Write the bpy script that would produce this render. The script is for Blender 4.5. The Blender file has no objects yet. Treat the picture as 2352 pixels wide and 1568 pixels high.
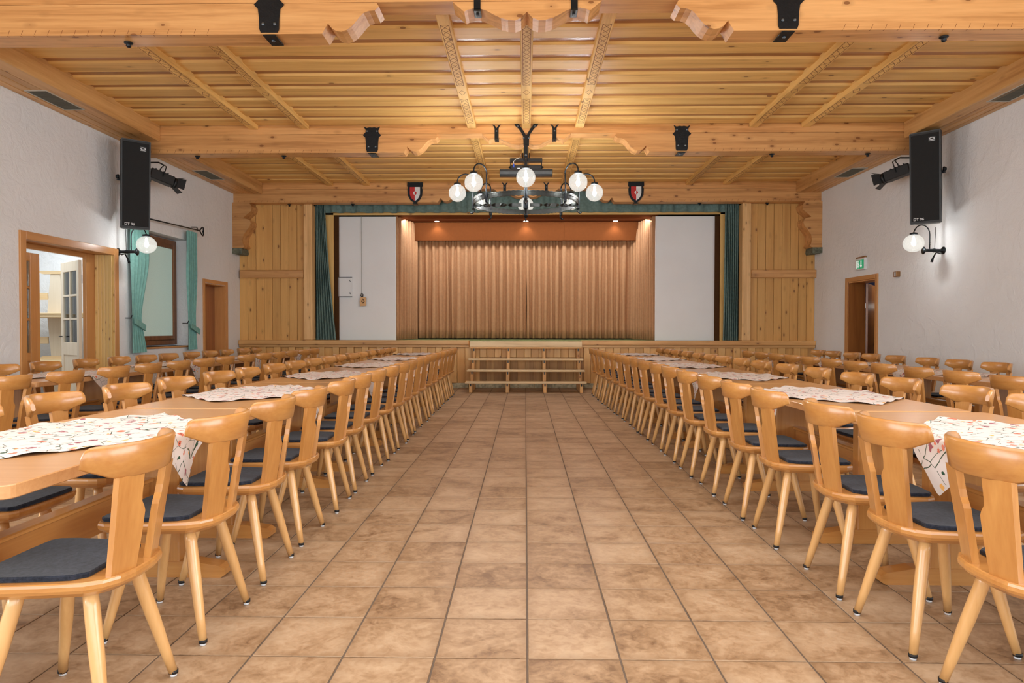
import bpy, math, random
from mathutils import Vector, Matrix, Euler
random.seed(7)
S = bpy.context.scene
COL = S.collection
PI = math.pi
T = 0.333
H = 1.1797

# ------------------------------------------------------------------ camera
cam = bpy.data.cameras.new('camera')
camo = bpy.data.objects.new('camera', cam)
COL.objects.link(camo)
cam.sensor_width = 36.0
cam.lens = 1561.4 / 2352 * 36.0
cam.clip_start = 0.05
yaw, pit, roll = .0195202, .0176420, -.0011451
F = Vector((-math.sin(yaw)*math.cos(pit), math.cos(yaw)*math.cos(pit), -math.sin(pit)))
R0 = Vector((math.cos(yaw), math.sin(yaw), 0))
U0 = R0.cross(F)
Rr = R0*math.cos(roll) + U0*math.sin(roll)
Ur = -R0*math.sin(roll) + U0*math.cos(roll)
# image roll: x_img = a cos - b' sin  -> rotate the camera axes the other way round
Rr = R0*math.cos(roll) - U0*math.sin(roll)
Ur = R0*math.sin(roll) + U0*math.cos(roll)
m = Matrix((Rr, Ur, -F)).transposed().to_4x4()
m.translation = Vector((-.028*T, 0, H))
camo.matrix_world = m
S.camera = camo

# ------------------------------------------------------------------ world, lights, exposure
S.view_settings.view_transform = 'Standard'
S.view_settings.look = 'None'
S.view_settings.gamma = 1
S.view_settings.use_curve_mapping = False
S.view_settings.exposure = 0.46
w = bpy.data.worlds.new('world'); S.world = w
w.use_nodes = True
bg = w.node_tree.nodes['Background']
bg.inputs[0].default_value = (.93, .96, 1, 1)
bg.inputs[1].default_value = 1.0

def area(name, loc, rot, sx, sy, power, color=(1, 1, 1)):
    l = bpy.data.lights.new(name, 'AREA'); l.shape = 'RECTANGLE'
    l.size = sx; l.size_y = sy; l.energy = power; l.color = color
    o = bpy.data.objects.new(name, l); COL.objects.link(o)
    o.location = loc; o.rotation_euler = rot
    return o
def point(name, loc, power, color=(1, 1, 1), r=.05):
    l = bpy.data.lights.new(name, 'POINT'); l.energy = power; l.color = color; l.shadow_soft_size = r
    o = bpy.data.objects.new(name, l); COL.objects.link(o); o.location = loc
    return o
# unseen area light added behind the photographer in place of daylight
area('rear_fill', (0, -3.3, 2.0), (PI/2, 0, 0), 10.6, 2.6, 230, (.80, .92, 1))
# unseen area lights added to brighten the hall, stage and side room
area('hall_fill', (0, 2.4, 3.55), (0, 0, 0), 6.0, 3.0, 110, (.9, .96, 1))
area('stage_fill', (0, 14.45, 3.5), (math.radians(20), 0, 0), 7.4, .25, 60, (.9, .95, 1))
area('side_room_light', (-7.3, 9.6, 2.9), (0, 0, 0), 1.6, 2.5, 38, (.88, .95, 1))
for sx in (-1, 1):
    area('hall_side_fill', (sx*5.6, 0.6, 1.9), (0, -sx*PI/2*-1 if sx < 0 else PI/2, 0), 1.8, 5.0, 150, (.86, .94, 1))  # added fill from both sides to brighten the facing walls

# ------------------------------------------------------------------ helpers
class MB:
    def __init__(s): s.v = []; s.f = []; s.sm = []; s.uv = None
    def add(s, vs, fs, smooth=False):
        n = len(s.v); s.v += [tuple(p) for p in vs]
        for f in fs: s.f.append(tuple(i+n for i in f)); s.sm.append(smooth)
    def box(s, x0, x1, y0, y1, z0, z1):
        s.add([(x0,y0,z0),(x1,y0,z0),(x1,y1,z0),(x0,y1,z0),(x0,y0,z1),(x1,y0,z1),(x1,y1,z1),(x0,y1,z1)],
              [(3,2,1,0),(4,5,6,7),(0,1,5,4),(1,2,6,5),(2,3,7,6),(3,0,4,7)])
        return s
    def cbox(s, x0, x1, y0, y1, z0, z1, b=.004):
        b = min(b, (x1-x0)*.45, (y1-y0)*.45, (z1-z0)*.45)
        vs = []; idx = {}
        for i, x in enumerate((x0, x1)):
            for j, y in enumerate((y0, y1)):
                for k, z in enumerate((z0, z1)):
                    dx = b if i == 0 else -b; dy = b if j == 0 else -b; dz = b if k == 0 else -b
                    idx[i,j,k,0] = len(vs); vs.append((x, y+dy, z+dz))
                    idx[i,j,k,1] = len(vs); vs.append((x+dx, y, z+dz))
                    idx[i,j,k,2] = len(vs); vs.append((x+dx, y+dy, z))
        fs = []
        def q(*k): fs.append(tuple(idx[a] for a in k))
        q((0,0,0,0),(0,0,1,0),(0,1,1,0),(0,1,0,0)); q((1,0,0,0),(1,1,0,0),(1,1,1,0),(1,0,1,0))
        q((0,0,0,1),(1,0,0,1),(1,0,1,1),(0,0,1,1)); q((0,1,0,1),(0,1,1,1),(1,1,1,1),(1,1,0,1))
        q((0,0,0,2),(0,1,0,2),(1,1,0,2),(1,0,0,2)); q((0,0,1,2),(1,0,1,2),(1,1,1,2),(0,1,1,2))
        for k in (0,1):   # edges along z
            pass
        for i in (0,1):
            for j in (0,1):
                q((i,j,0,0),(i,j,0,1),(i,j,1,1),(i,j,1,0))
        for i in (0,1):
            for k in (0,1):
                q((i,0,k,0),(i,0,k,2),(i,1,k,2),(i,1,k,0))
        for j in (0,1):
            for k in (0,1):
                q((0,j,k,1),(0,j,k,2),(1,j,k,2),(1,j,k,1))
        for i in (0,1):
            for j in (0,1):
                for k in (0,1):
                    q((i,j,k,0),(i,j,k,1),(i,j,k,2))
        s.add(vs, fs); return s
    def prism(s, poly, a0, a1, axis='y', smooth=False):
        """poly in the plane normal to axis, extruded a0..a1 (x:(y,z) y:(x,z) z:(x,y))"""
        n = len(poly)
        def P(p, a):
            if axis == 'y': return (p[0], a, p[1])
            if axis == 'x': return (a, p[0], p[1])
            return (p[0], p[1], a)
        vs = [P(p, a0) for p in poly] + [P(p, a1) for p in poly]
        s.add(vs, [tuple(range(n))[::-1], tuple(range(n, 2*n))])
        s.add(vs, [(i, (i+1) % n, n+(i+1) % n, n+i) for i in range(n)], smooth)
        return s
    def tube(s, pts, r, n=8, closed=False, cap=True):
        pts = [Vector(p) for p in pts]; N = len(pts)
        rs = r if isinstance(r, (list, tuple)) else [r]*N
        rings = []; prev = None
        for i, p in enumerate(pts):
            if closed: t = pts[(i+1) % N]-pts[i-1]
            else: t = pts[min(i+1, N-1)]-pts[max(i-1, 0)]
            t.normalize()
            if prev is None:
                a = Vector((0,0,1)) if abs(t.z) < .9 else Vector((1,0,0))
                u = t.cross(a).normalized()
            else:
                u = (prev-t*prev.dot(t)).normalized()
            prev = u; v = t.cross(u)
            rings.append([p+u*rs[i]*math.cos(2*PI*k/n)+v*rs[i]*math.sin(2*PI*k/n) for k in range(n)])
        vs = [q for g in rings for q in g]; fs = []
        for i in range(N if closed else N-1):
            j = (i+1) % N
            for k in range(n):
                fs.append((i*n+k, i*n+(k+1) % n, j*n+(k+1) % n, j*n+k))
        s.add(vs, fs, True)
        if cap and not closed:
            s.add(rings[0], [tuple(range(n))[::-1]]); s.add(rings[-1], [tuple(range(n))])
        return s
    def lathe(s, prof, c=(0,0,0), n=16, axis='z', smooth=True):
        vs = []
        for r, h in prof:
            for k in range(n):
                a = 2*PI*k/n; x = r*math.cos(a); y = r*math.sin(a)
                if axis == 'z': p = (x, y, h)
                elif axis == 'y': p = (x, h, y)
                else: p = (h, x, y)
                vs.append((p[0]+c[0], p[1]+c[1], p[2]+c[2]))
        fs = [(i*n+k, i*n+(k+1) % n, (i+1)*n+(k+1) % n, (i+1)*n+k) for i in range(len(prof)-1) for k in range(n)]
        s.add(vs, fs, smooth)
        if prof[0][0] > 1e-5: s.add(vs[:n], [tuple(range(n))[::-1]])
        if prof[-1][0] > 1e-5: s.add(vs[-n:], [tuple(range(n))])
        return s
    def grid(s, fn, nu, nv, smooth=True, thick=None):
        vs = [fn(i/nu, j/nv) for j in range(nv+1) for i in range(nu+1)]
        fs = [(j*(nu+1)+i, j*(nu+1)+i+1, (j+1)*(nu+1)+i+1, (j+1)*(nu+1)+i) for j in range(nv) for i in range(nu)]
        s.add(vs, fs, smooth); return s
    def loft(s, rings, smooth=False, cap=True):
        n = len(rings[0]); vs = [p for g in rings for p in g]
        fs = [(i*n+k, i*n+(k+1) % n, (i+1)*n+(k+1) % n, (i+1)*n+k) for i in range(len(rings)-1) for k in range(n)]
        s.add(vs, fs, smooth)
        if cap: s.add(rings[0], [tuple(range(n))[::-1]]); s.add(rings[-1], [tuple(range(n))])
        return s
    def xf(s, M):
        s.v = [tuple(M @ Vector(p)) for p in s.v]; return s
    def mesh(s, name):
        me = bpy.data.meshes.new(name); me.from_pydata(s.v, [], s.f)
        me.polygons.foreach_set('use_smooth', s.sm)
        me.validate(); me.update()
        import bmesh
        b = bmesh.new(); b.from_mesh(me)
        bmesh.ops.remove_doubles(b, verts=b.verts, dist=1e-6) if not s.uv else None
        bmesh.ops.recalc_face_normals(b, faces=b.faces); b.to_mesh(me); b.free()
        return me
    def build(s, name, mat, parent=None, **kw):
        return link(name, s.mesh(name), mat, parent, **kw)
def link(name, me, mat, parent=None, loc=None, rot=None, kind=None, label=None):
    if mat and not me.materials: me.materials.append(mat)
    o = bpy.data.objects.new(name, me); COL.objects.link(o)
    if parent: o.parent = parent
    if loc: o.location = loc
    if rot: o.rotation_euler = rot
    if kind: o['kind'] = kind
    if label: o['label'] = label
    return o
def thing(name, label, cat, loc=(0,0,0), rz=0, group=None):
    o = bpy.data.objects.new(name, None); COL.objects.link(o)
    o.location = loc; o.rotation_euler = (0, 0, rz); o.empty_display_size = .1
    o['label'] = label; o['category'] = cat
    if group: o['group'] = group
    return o
def tag(o, label, cat, group=None):
    o['label'] = label; o['category'] = cat
    if group: o['group'] = group
    return o
def struct(o): o['kind'] = 'structure'; return o
def copy_tree(o, parent=None):
    c = o.copy(); COL.objects.link(c); c.parent = parent
    for ch in list(o.children): copy_tree(ch, c)
    return c

# ------------------------------------------------------------------ materials
def srgb(r, g, b):
    f = lambda c: (c/255/12.92) if c/255 <= .04045 else ((c/255+.055)/1.055)**2.4
    return (f(r), f(g), f(b), 1)
class NT:
    def __init__(s, name):
        s.m = bpy.data.materials.new(name); s.m.use_nodes = True
        s.t = s.m.node_tree; s.n = s.t.nodes; s.l = s.t.links
        s.b = s.n['Principled BSDF']; s.out = s.n['Material Output']
    def node(s, typ, **kw):
        n = s.n.new(typ)
        for k, v in kw.items():
            if k == 'inp':
                for a, b in v.items(): n.inputs[a].default_value = b
            else: setattr(n, k, v)
        return n
    def ln(s, a, ai, b, bi): s.l.new(a.outputs[ai], b.inputs[bi])
    def math(s, op, a, b=None, clamp=False):
        n = s.n.new('ShaderNodeMath'); n.operation = op; n.use_clamp = clamp
        for i, x in enumerate((a, b)):
            if x is None: continue
            if isinstance(x, (int, float)): n.inputs[i].default_value = x
            else: s.l.new(x, n.inputs[i])
        return n.outputs[0]
    def mix(s, f, a, b, mode='MIX'):
        n = s.n.new('ShaderNodeMixRGB'); n.blend_type = mode
        for i, x in enumerate((f, a, b)):
            if isinstance(x, (int, float)): n.inputs[i].default_value = x
            elif isinstance(x, tuple): n.inputs[i].default_value = x
            else: s.l.new(x, n.inputs[i])
        return n.outputs[0]
    def ramp(s, f, stops, interp='LINEAR'):
        n = s.n.new('ShaderNodeValToRGB'); n.color_ramp.interpolation = interp
        e = n.color_ramp.elements
        while len(e) < len(stops): e.new(.5)
        for i, (p, c) in enumerate(stops): e[i].position = p; e[i].color = c if len(c) == 4 else (*c, 1)
        s.l.new(f, n.inputs[0]); return n.outputs[0]
    def bump(s, h, strength=.2, dist=.01):
        n = s.n.new('ShaderNodeBump'); n.inputs['Strength'].default_value = strength; n.inputs['Distance'].default_value = dist
        s.l.new(h, n.inputs['Height']); s.l.new(n.outputs[0], s.b.inputs['Normal'])
def plain(name, col, rough=.5, metal=0, bumps=None, spec=.5, emit=None, estr=0, var=.06, vscale=20):
    t = NT(name); b = t.b
    b.inputs['Roughness'].default_value = rough; b.inputs['Metallic'].default_value = metal
    b.inputs['Specular IOR Level'].default_value = spec
    tc = t.node('ShaderNodeTexCoord')
    nz = t.node('ShaderNodeTexNoise', inp={'Scale': vscale, 'Detail': 4}); t.ln(tc, 'Object', nz, 'Vector')
    c2 = tuple(max(0, c*(1-var*2)) for c in col[:3])+(1,); c3 = tuple(min(1, c*(1+var)) for c in col[:3])+(1,)
    t.l.new(t.ramp(nz.outputs[0], [(.3, c2), (.7, c3)]), b.inputs['Base Color'])
    if bumps:
        n2 = t.node('ShaderNodeTexNoise', inp={'Scale': bumps[0], 'Detail': 3}); t.ln(tc, 'Object', n2, 'Vector')
        t.bump(n2.outputs[0], bumps[1], bumps[2])
    if emit: b.inputs['Emission Color'].default_value = emit; b.inputs['Emission Strength'].default_value = estr
    return t.m
def wood(name, light, dark, axis='z', scale=1.0, knots=0.0, rough=.4, coat=0.0, grain=.5, var=.12, soft=False, ks=1.6):
    """grain lines run along the axis; knots 0..1 = how many cells of the knot pattern hold a knot"""
    t = NT(name); b = t.b
    tc = t.node('ShaderNodeTexCoord'); oi = t.node('ShaderNodeObjectInfo')
    add = t.node('ShaderNodeVectorMath', operation='MULTIPLY_ADD')
    comb = t.node('ShaderNodeCombineXYZ')
    for i in range(3): t.ln(oi, 'Random', comb, i)
    t.l.new(comb.outputs[0], add.inputs[0]); add.inputs[1].default_value = (37, 53, 71); t.ln(tc, 'Object', add, 2)
    st = {'x': (.05, 1, 1), 'y': (1, .05, 1), 'z': (1, 1, .05)}[axis]
    mp = t.node('ShaderNodeMapping'); mp.inputs['Scale'].default_value = tuple(a*scale for a in st)
    t.ln(add, 0, mp, 'Vector')
    n1 = t.node('ShaderNodeTexNoise', inp={'Scale': 9, 'Detail': 6, 'Roughness': .6, 'Distortion': .4}); t.ln(mp, 0, n1, 'Vector')
    n2 = t.node('ShaderNodeTexNoise', inp={'Scale': 55, 'Detail': 3}); t.ln(mp, 0, n2, 'Vector')
    g = t.math('ADD', t.math('MULTIPLY', n1.outputs[0], 1-grain*.4), t.math('MULTIPLY', n2.outputs[0], grain*.4))
    lo, hi = (.37, .63) if knots and not soft else (.32, .68)
    c = t.ramp(g, [(lo, tuple(a*(.86 if knots and not soft else 1) for a in dark[:3])+(1,)), (.5, tuple((a+b_)/2 for a, b_ in zip(light, dark))), (hi, light)])
    hsv = t.node('ShaderNodeHueSaturation'); t.l.new(c, hsv.inputs['Color'])
    vv = t.math('ADD', 1-var, t.math('MULTIPLY', oi.outputs['Random'], 2*var)); t.l.new(vv, hsv.inputs['Value'])
    c = hsv.outputs[0]
    if knots:
        # stretched cells, round knots: distance measured in a stretched space, then limited
        mk = t.node('ShaderNodeMapping'); mk.inputs['Scale'].default_value = tuple(a*1.0 for a in ({'x': (2.6, 5.5, 5.5), 'y': (5.5, 2.6, 5.5), 'z': (5.5, 5.5, 2.6)}[axis]))
        t.ln(add, 0, mk, 'Vector')
        vo = t.node('ShaderNodeTexVoronoi', inp={'Scale': ks, 'Randomness': 1}); t.ln(mk, 0, vo, 'Vector')
        sep = t.node('ShaderNodeSeparateColor'); t.ln(vo, 'Color', sep, 0)
        on = t.math('LESS_THAN', sep.outputs[0], knots)
        d = vo.outputs['Distance']
        k1 = t.math('MULTIPLY', on, t.math('LESS_THAN', d, .13))
        k2 = t.math('MULTIPLY', on, t.ramp(d, [(.10, (1,1,1)), (.34, (0,0,0))]))
        c = t.mix(t.math('MULTIPLY', k2, .45), c, tuple(x*.62 for x in dark[:3])+(1,))
        c = t.mix(t.math('MULTIPLY', k1, .75), c, srgb(120, 66, 30))
    t.l.new(c, b.inputs['Base Color'])
    b.inputs['Roughness'].default_value = rough
    b.inputs['Coat Weight'].default_value = coat; b.inputs['Coat Roughness'].default_value = .18
    t.bump(g, .08, .004)
    return t.m
M = {}
PL, PD = srgb(232, 184, 120), srgb(208, 150, 86)
for ax in 'xyz':
    M['pine_'+ax] = wood('pine_'+ax, PL, PD, ax, 1, .30, .42)
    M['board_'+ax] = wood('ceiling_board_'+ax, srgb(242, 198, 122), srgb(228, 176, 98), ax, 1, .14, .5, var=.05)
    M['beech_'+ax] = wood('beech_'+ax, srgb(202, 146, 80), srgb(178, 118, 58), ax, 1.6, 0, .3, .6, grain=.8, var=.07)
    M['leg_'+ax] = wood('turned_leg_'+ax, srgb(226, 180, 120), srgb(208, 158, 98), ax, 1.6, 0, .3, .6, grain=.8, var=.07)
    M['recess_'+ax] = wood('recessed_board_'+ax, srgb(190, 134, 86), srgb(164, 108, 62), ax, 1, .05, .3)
    M['trim_'+ax] = wood('door_wood_'+ax, srgb(216, 158, 96), srgb(198, 136, 76), ax, 1.6, 0, .35, .2, grain=.8)
M['plank_z'] = wood('plank_z', srgb(236, 184, 110), srgb(212, 156, 86), 'z', 1, .5, .42, var=.09, soft=True)
M['cleat_z'] = wood('cleat_z', srgb(240, 194, 126), srgb(220, 166, 98), 'z', 1, .3, .42, var=.10, soft=True)  # lighter than the planks: shadow contrast of the relief put into the colour
M['joist'] = wood('joist_y', srgb(240, 196, 120), srgb(226, 176, 98), 'y', 1, .05, .6)
M['log_x'] = wood('log_x', srgb(228, 174, 112), srgb(200, 140, 80), 'x', 1, .6, .4, .1)
M['pale_x'] = wood('pale_step_wood', srgb(240, 214, 170), srgb(226, 194, 146), 'x', 1, .03, .45)
M['table'] = wood('table_laminate', srgb(214, 166, 116), srgb(198, 146, 96), 'x', 2.0, 0, .28, .3, grain=1, var=.03)
M['reveal'] = wood('knotty_reveal', srgb(240, 206, 138), srgb(226, 186, 112), 'z', 1, .8, .4, .2, soft=True, ks=2.8)
M['pale_door'] = wood('pale_door_wood', srgb(240, 226, 204), srgb(226, 210, 184), 'z', 1.5, 0, .45)
M['dark_door'] = wood('brown_door_wood', srgb(176, 112, 54), srgb(140, 82, 36), 'z', 1.2, 0, .35, .2)
M['window_wood'] = wood('window_wood', srgb(140, 92, 56), srgb(112, 70, 40), 'z', 2, 0, .45)
M['groove'] = plain('groove', srgb(150, 98, 54), .8)
M['iron'] = plain('black_iron', srgb(38, 42, 46), .38, .7, (60, .5, .004))
M['iron_bright'] = plain('forged_iron', srgb(58, 60, 58), .32, .8, (70, .6, .003))
M['bolt'] = plain('bolt_iron', srgb(120, 134, 146), .3, .8)
M['black'] = plain('black_box', srgb(26, 28, 29), .45)
M['cloth_black'] = plain('speaker_grille', srgb(18, 20, 21), .75, 0, (900, .5, .002))
M['grey_edge'] = plain('grey_edge', srgb(70, 74, 76), .5)
M['white_print'] = plain('white_print', srgb(225, 228, 230), .5)
M['rubber'] = plain('rubber', srgb(22, 22, 24), .6)
M['glide'] = plain('white_glide', srgb(225, 228, 232), .4)
M['green_cloth'] = plain('green_drape', srgb(112, 136, 130), .85, 0, (260, .3, .003), var=.12)
M['teal_cloth'] = plain('teal_drape', srgb(128, 182, 174), .8, 0, (300, .3, .003), var=.08)
M['brown_cloth'] = plain('brown_curtain_cloth', srgb(190, 140, 98), .8, 0, (240, .2, .003), var=.05)
M['brown_panel'] = plain('brown_panel', srgb(118, 64, 28), .85, var=.03, spec=.15)
M['fold'] = plain('brown_folding', srgb(128, 88, 54), .5)
M['stone'] = plain('grey_stone', srgb(112, 116, 98), .8, 0, (25, .8, .02), var=.25)
M['base_stone'] = plain('base_tiles', srgb(196, 190, 160), .7, 0, (30, .6, .01), var=.2)
M['brass'] = plain('brass', srgb(170, 130, 90), .35, .8)
M['red'] = plain('red_enamel', srgb(196, 40, 40), .4)
M['white'] = plain('white_enamel', srgb(236, 238, 238), .45)
M['green_sign'] = plain('green_sign', srgb(20, 160, 110), .4, emit=srgb(20, 160, 110), estr=.35)
M['sign_white'] = plain('sign_white', srgb(235, 245, 240), .4, emit=(1, 1, 1, 1), estr=.3)
M['carpet'] = plain('green_stage_floor', srgb(128, 140, 84), .9, var=.2)
M['vent'] = plain('vent_metal', srgb(120, 116, 100), .45, .4)
M['vent_frame'] = plain('vent_frame', srgb(205, 200, 186), .45, .2)
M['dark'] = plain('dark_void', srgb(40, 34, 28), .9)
M['navy'] = plain('dark_blue_paint', srgb(30, 40, 78), .8)
M['cable'] = plain('pale_cable', srgb(200, 196, 186), .5)
M['blue_plug'] = plain('blue_plug', srgb(50, 80, 170), .5)
M['rope'] = plain('thin_rope', srgb(150, 150, 146), .7)
M['handle'] = plain('dark_handle', srgb(40, 40, 42), .35, .8)

def plaster(name, c):
    t = NT(name); b = t.b
    tc = t.node('ShaderNodeNewGeometry')
    n = t.node('ShaderNodeTexNoise', inp={'Scale': 1.6, 'Detail': 5}); t.ln(tc, 'Position', n, 'Vector')
    t.l.new(t.ramp(n.outputs[0], [(.3, tuple(x*.965 for x in c[:3])), (.7, c)]), b.inputs['Base Color'])
    b.inputs['Roughness'].default_value = .85
    n1 = t.node('ShaderNodeTexNoise', inp={'Scale': 5, 'Detail': 8, 'Roughness': .62, 'Distortion': 1.4}); t.ln(tc, 'Position', n1, 'Vector')
    n2 = t.node('ShaderNodeTexNoise', inp={'Scale': 90, 'Detail': 3}); t.ln(tc, 'Position', n2, 'Vector')
    h = t.math('ADD', n1.outputs[0], t.math('MULTIPLY', n2.outputs[0], .12))
    t.bump(h, .9, .02)
    return t.m
M['plaster'] = plaster('white_plaster', (.90, .92, .94, 1))
M['flat_white'] = plain('white_flat', (.90, .91, .92, 1), .8, 0, (6, .15, .02), var=.01, vscale=2)

def tile_mat():
    t = NT('floor_tile'); b = t.b
    g = t.node('ShaderNodeNewGeometry')
    sn = t.node('ShaderNodeVectorMath', operation='ADD'); t.ln(g, 'Position', sn, 0); sn.inputs[1].default_value = (100*T, 100*T-.0875, 0)
    dv = t.node('ShaderNodeVectorMath', operation='DIVIDE'); t.ln(sn, 0, dv, 0); dv.inputs[1].default_value = (T, T, 1000)
    fl = t.node('ShaderNodeVectorMath', operation='FLOOR'); t.ln(dv, 0, fl, 0)
    wn = t.node('ShaderNodeTexWhiteNoise'); wn.noise_dimensions = '3D'; t.ln(fl, 0, wn, 'Vector')
    off = t.node('ShaderNodeVectorMath', operation='MULTIPLY_ADD'); t.ln(wn, 'Color', off, 0); off.inputs[1].default_value = (31, 47, 17); t.ln(g, 'Position', off, 2)
    n1 = t.node('ShaderNodeTexNoise', inp={'Scale': 4.5, 'Detail': 8, 'Roughness': .68, 'Distortion': .6}); t.ln(off, 0, n1, 'Vector')
    n2 = t.node('ShaderNodeTexNoise', inp={'Scale': 26, 'Detail': 4, 'Distortion': 1.0}); t.ln(off, 0, n2, 'Vector')
    val = t.math('ADD', t.math('MULTIPLY', n1.outputs[0], .7), t.math('MULTIPLY', n2.outputs[0], .3))
    val = t.math('ADD', val, t.math('MULTIPLY', t.math('SUBTRACT', wn.outputs['Value'], .5), .13))
    c = t.ramp(val, [(.35, srgb(122, 94, 68)), (.45, srgb(160, 130, 99)), (.54, srgb(180, 151, 120)), (.66, srgb(197, 171, 141))])
    # darker cloudy rims
    fr = t.node('ShaderNodeVectorMath', operation='FRACTION'); t.ln(dv, 0, fr, 0)
    sp = t.node('ShaderNodeSeparateXYZ'); t.ln(fr, 0, sp, 0)
    ex = t.math('ABSOLUTE', t.math('SUBTRACT', sp.outputs[0], .5)); ey = t.math('ABSOLUTE', t.math('SUBTRACT', sp.outputs[1], .5))
    e = t.math('MAXIMUM', ex, ey)
    rim = t.ramp(t.math('ADD', e, t.math('MULTIPLY', t.math('SUBTRACT', n1.outputs[0], .5), .5)), [(.36, (0,0,0)), (.56, (1,1,1))])
    c = t.mix(t.math('MULTIPLY', rim, .38), c, srgb(112, 80, 50))
    t.l.new(c, b.inputs['Base Color'])
    rr = t.math('ADD', .30, t.math('MULTIPLY', n2.outputs[0], .18)); t.l.new(rr, b.inputs['Roughness'])
    t.bump(val, .25, .006)
    return t.m
M['tile'] = tile_mat()
M['grout'] = plain('grout', srgb(112, 98, 86), .9)

def felt():
    t = NT('felt'); b = t.b
    tc = t.node('ShaderNodeTexCoord')
    n = t.node('ShaderNodeTexNoise', inp={'Scale': 60, 'Detail': 6, 'Roughness': .8}); t.ln(tc, 'Object', n, 'Vector')
    t.l.new(t.ramp(n.outputs[0], [(.35, srgb(22, 25, 33)), (.7, srgb(54, 59, 72))]), b.inputs['Base Color'])
    b.inputs['Roughness'].default_value = .95; b.inputs['Specular IOR Level'].default_value = .1
    b.inputs['Sheen Weight'].default_value = .15
    t.bump(n.outputs[0], .4, .003)
    return t.m
M['felt'] = felt()

def floral():
    t = NT('floral_cotton'); b = t.b
    tc = t.node('ShaderNodeTexCoord'); oi = t.node('ShaderNodeObjectInfo')
    nz = t.node('ShaderNodeTexNoise', inp={'Scale': 9, 'Detail': 2}); t.ln(tc, 'UV', nz, 'Vector')
    vm = t.node('ShaderNodeVectorMath', operation='MULTIPLY_ADD'); t.ln(nz, 'Color', vm, 0); vm.inputs[1].default_value = (.07, .07, 0); t.ln(tc, 'UV', vm, 2)
    c = srgb(222, 214, 210)
    # vines: thin winding cell borders
    ve = t.node('ShaderNodeTexVoronoi', feature='DISTANCE_TO_EDGE', inp={'Scale': 8}); t.ln(vm, 0, ve, 'Vector')
    vine = t.math('LESS_THAN', ve.outputs['Distance'], .013)
    br = t.node('ShaderNodeTexNoise', inp={'Scale': 17}); t.ln(tc, 'UV', br, 'Vector')
    vine = t.math('MULTIPLY', vine, t.math('GREATER_THAN', br.outputs[0], .43))
    col = t.mix(vine, c, srgb(66, 84, 66))
    # leaves
    vl = t.node('ShaderNodeTexVoronoi', inp={'Scale': 24}); t.ln(vm, 0, vl, 'Vector')
    sl = t.node('ShaderNodeSeparateColor'); t.ln(vl, 'Color', sl, 0)
    leaf = t.math('MULTIPLY', t.math('LESS_THAN', vl.outputs['Distance'], .26), t.math('LESS_THAN', sl.outputs[0], .42))
    col = t.mix(leaf, col, t.ramp(sl.outputs[1], [(0, srgb(52, 84, 66)), (.5, srgb(236, 170, 80)), (.75, srgb(226, 140, 120))], 'CONSTANT'))
    # flowers
    vf = t.node('ShaderNodeTexVoronoi', inp={'Scale': 14}); t.ln(vm, 0, vf, 'Vector')
    sf = t.node('ShaderNodeSeparateColor'); t.ln(vf, 'Color', sf, 0)
    n3 = t.node('ShaderNodeTexNoise', inp={'Scale': 70}); t.ln(tc, 'UV', n3, 'Vector')
    rad = t.math('ADD', vf.outputs['Distance'], t.math('MULTIPLY', t.math('SUBTRACT', n3.outputs[0], .5), .28))
    fl = t.math('MULTIPLY', t.math('LESS_THAN', rad, .25), t.math('LESS_THAN', sf.outputs[1], .85))
    fc = t.ramp(sf.outputs[2], [(0, srgb(214, 124, 100)), (.25, srgb(234, 166, 134)), (.48, srgb(96, 90, 128)), (.66, srgb(238, 182, 104)), (.85, srgb(160, 96, 106))], 'CONSTANT')
    col = t.mix(fl, col, fc)
    ctr = t.math('MULTIPLY', fl, t.math('LESS_THAN', vf.outputs['Distance'], .08))
    col = t.mix(ctr, col, srgb(90, 40, 50))
    t.l.new(col, b.inputs['Base Color'])
    b.inputs['Roughness'].default_value = .85; b.inputs['Specular IOR Level'].default_value = .2
    return t.m
M['floral'] = floral()

def globe_mat():
    t = NT('seeded_glass'); n = t.n
    n.remove(t.b)
    tr = t.node('ShaderNodeBsdfTransparent'); tr.inputs[0].default_value = (.97, .98, .97, 1)
    gl = t.node('ShaderNodeBsdfGlossy'); gl.inputs['Roughness'].default_value = .08
    em = t.node('ShaderNodeEmission'); em.inputs[0].default_value = (1, .96, .88, 1); em.inputs[1].default_value = .85
    lw = t.node('ShaderNodeLayerWeight'); lw.inputs[0].default_value = .25
    tc = t.node('ShaderNodeTexCoord')
    vo = t.node('ShaderNodeTexVoronoi', inp={'Scale': 55}); t.ln(tc, 'Object', vo, 'Vector')
    seed = t.math('MULTIPLY', t.math('LESS_THAN', vo.outputs['Distance'], .22), .3)
    m1 = t.node('ShaderNodeMixShader'); m2 = t.node('ShaderNodeMixShader')
    t.l.new(t.math('ADD', t.math('ADD', .42, t.math('MULTIPLY', lw.outputs[1], -.12)), seed, True), m1.inputs[0])
    t.ln(tr, 0, m1, 1); t.ln(em, 0, m1, 2)
    t.l.new(t.math('MULTIPLY', lw.outputs[0], .35), m2.inputs[0]); t.ln(m1, 0, m2, 1); t.ln(gl, 0, m2, 2)
    t.ln(m2, 0, t.out, 'Surface')
    return t.m
M['globe'] = globe_mat()
def emis(name, c, s):
    t = NT(name); t.b.inputs['Emission Color'].default_value = c; t.b.inputs['Emission Strength'].default_value = s
    t.b.inputs['Base Color'].default_value = c; return t.m
M['bulb'] = emis('bulb_glow', (1, .94, .82, 1), 30)
M['spot_glow'] = emis('downlight_glow', (1, .93, .8, 1), 10)
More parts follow.
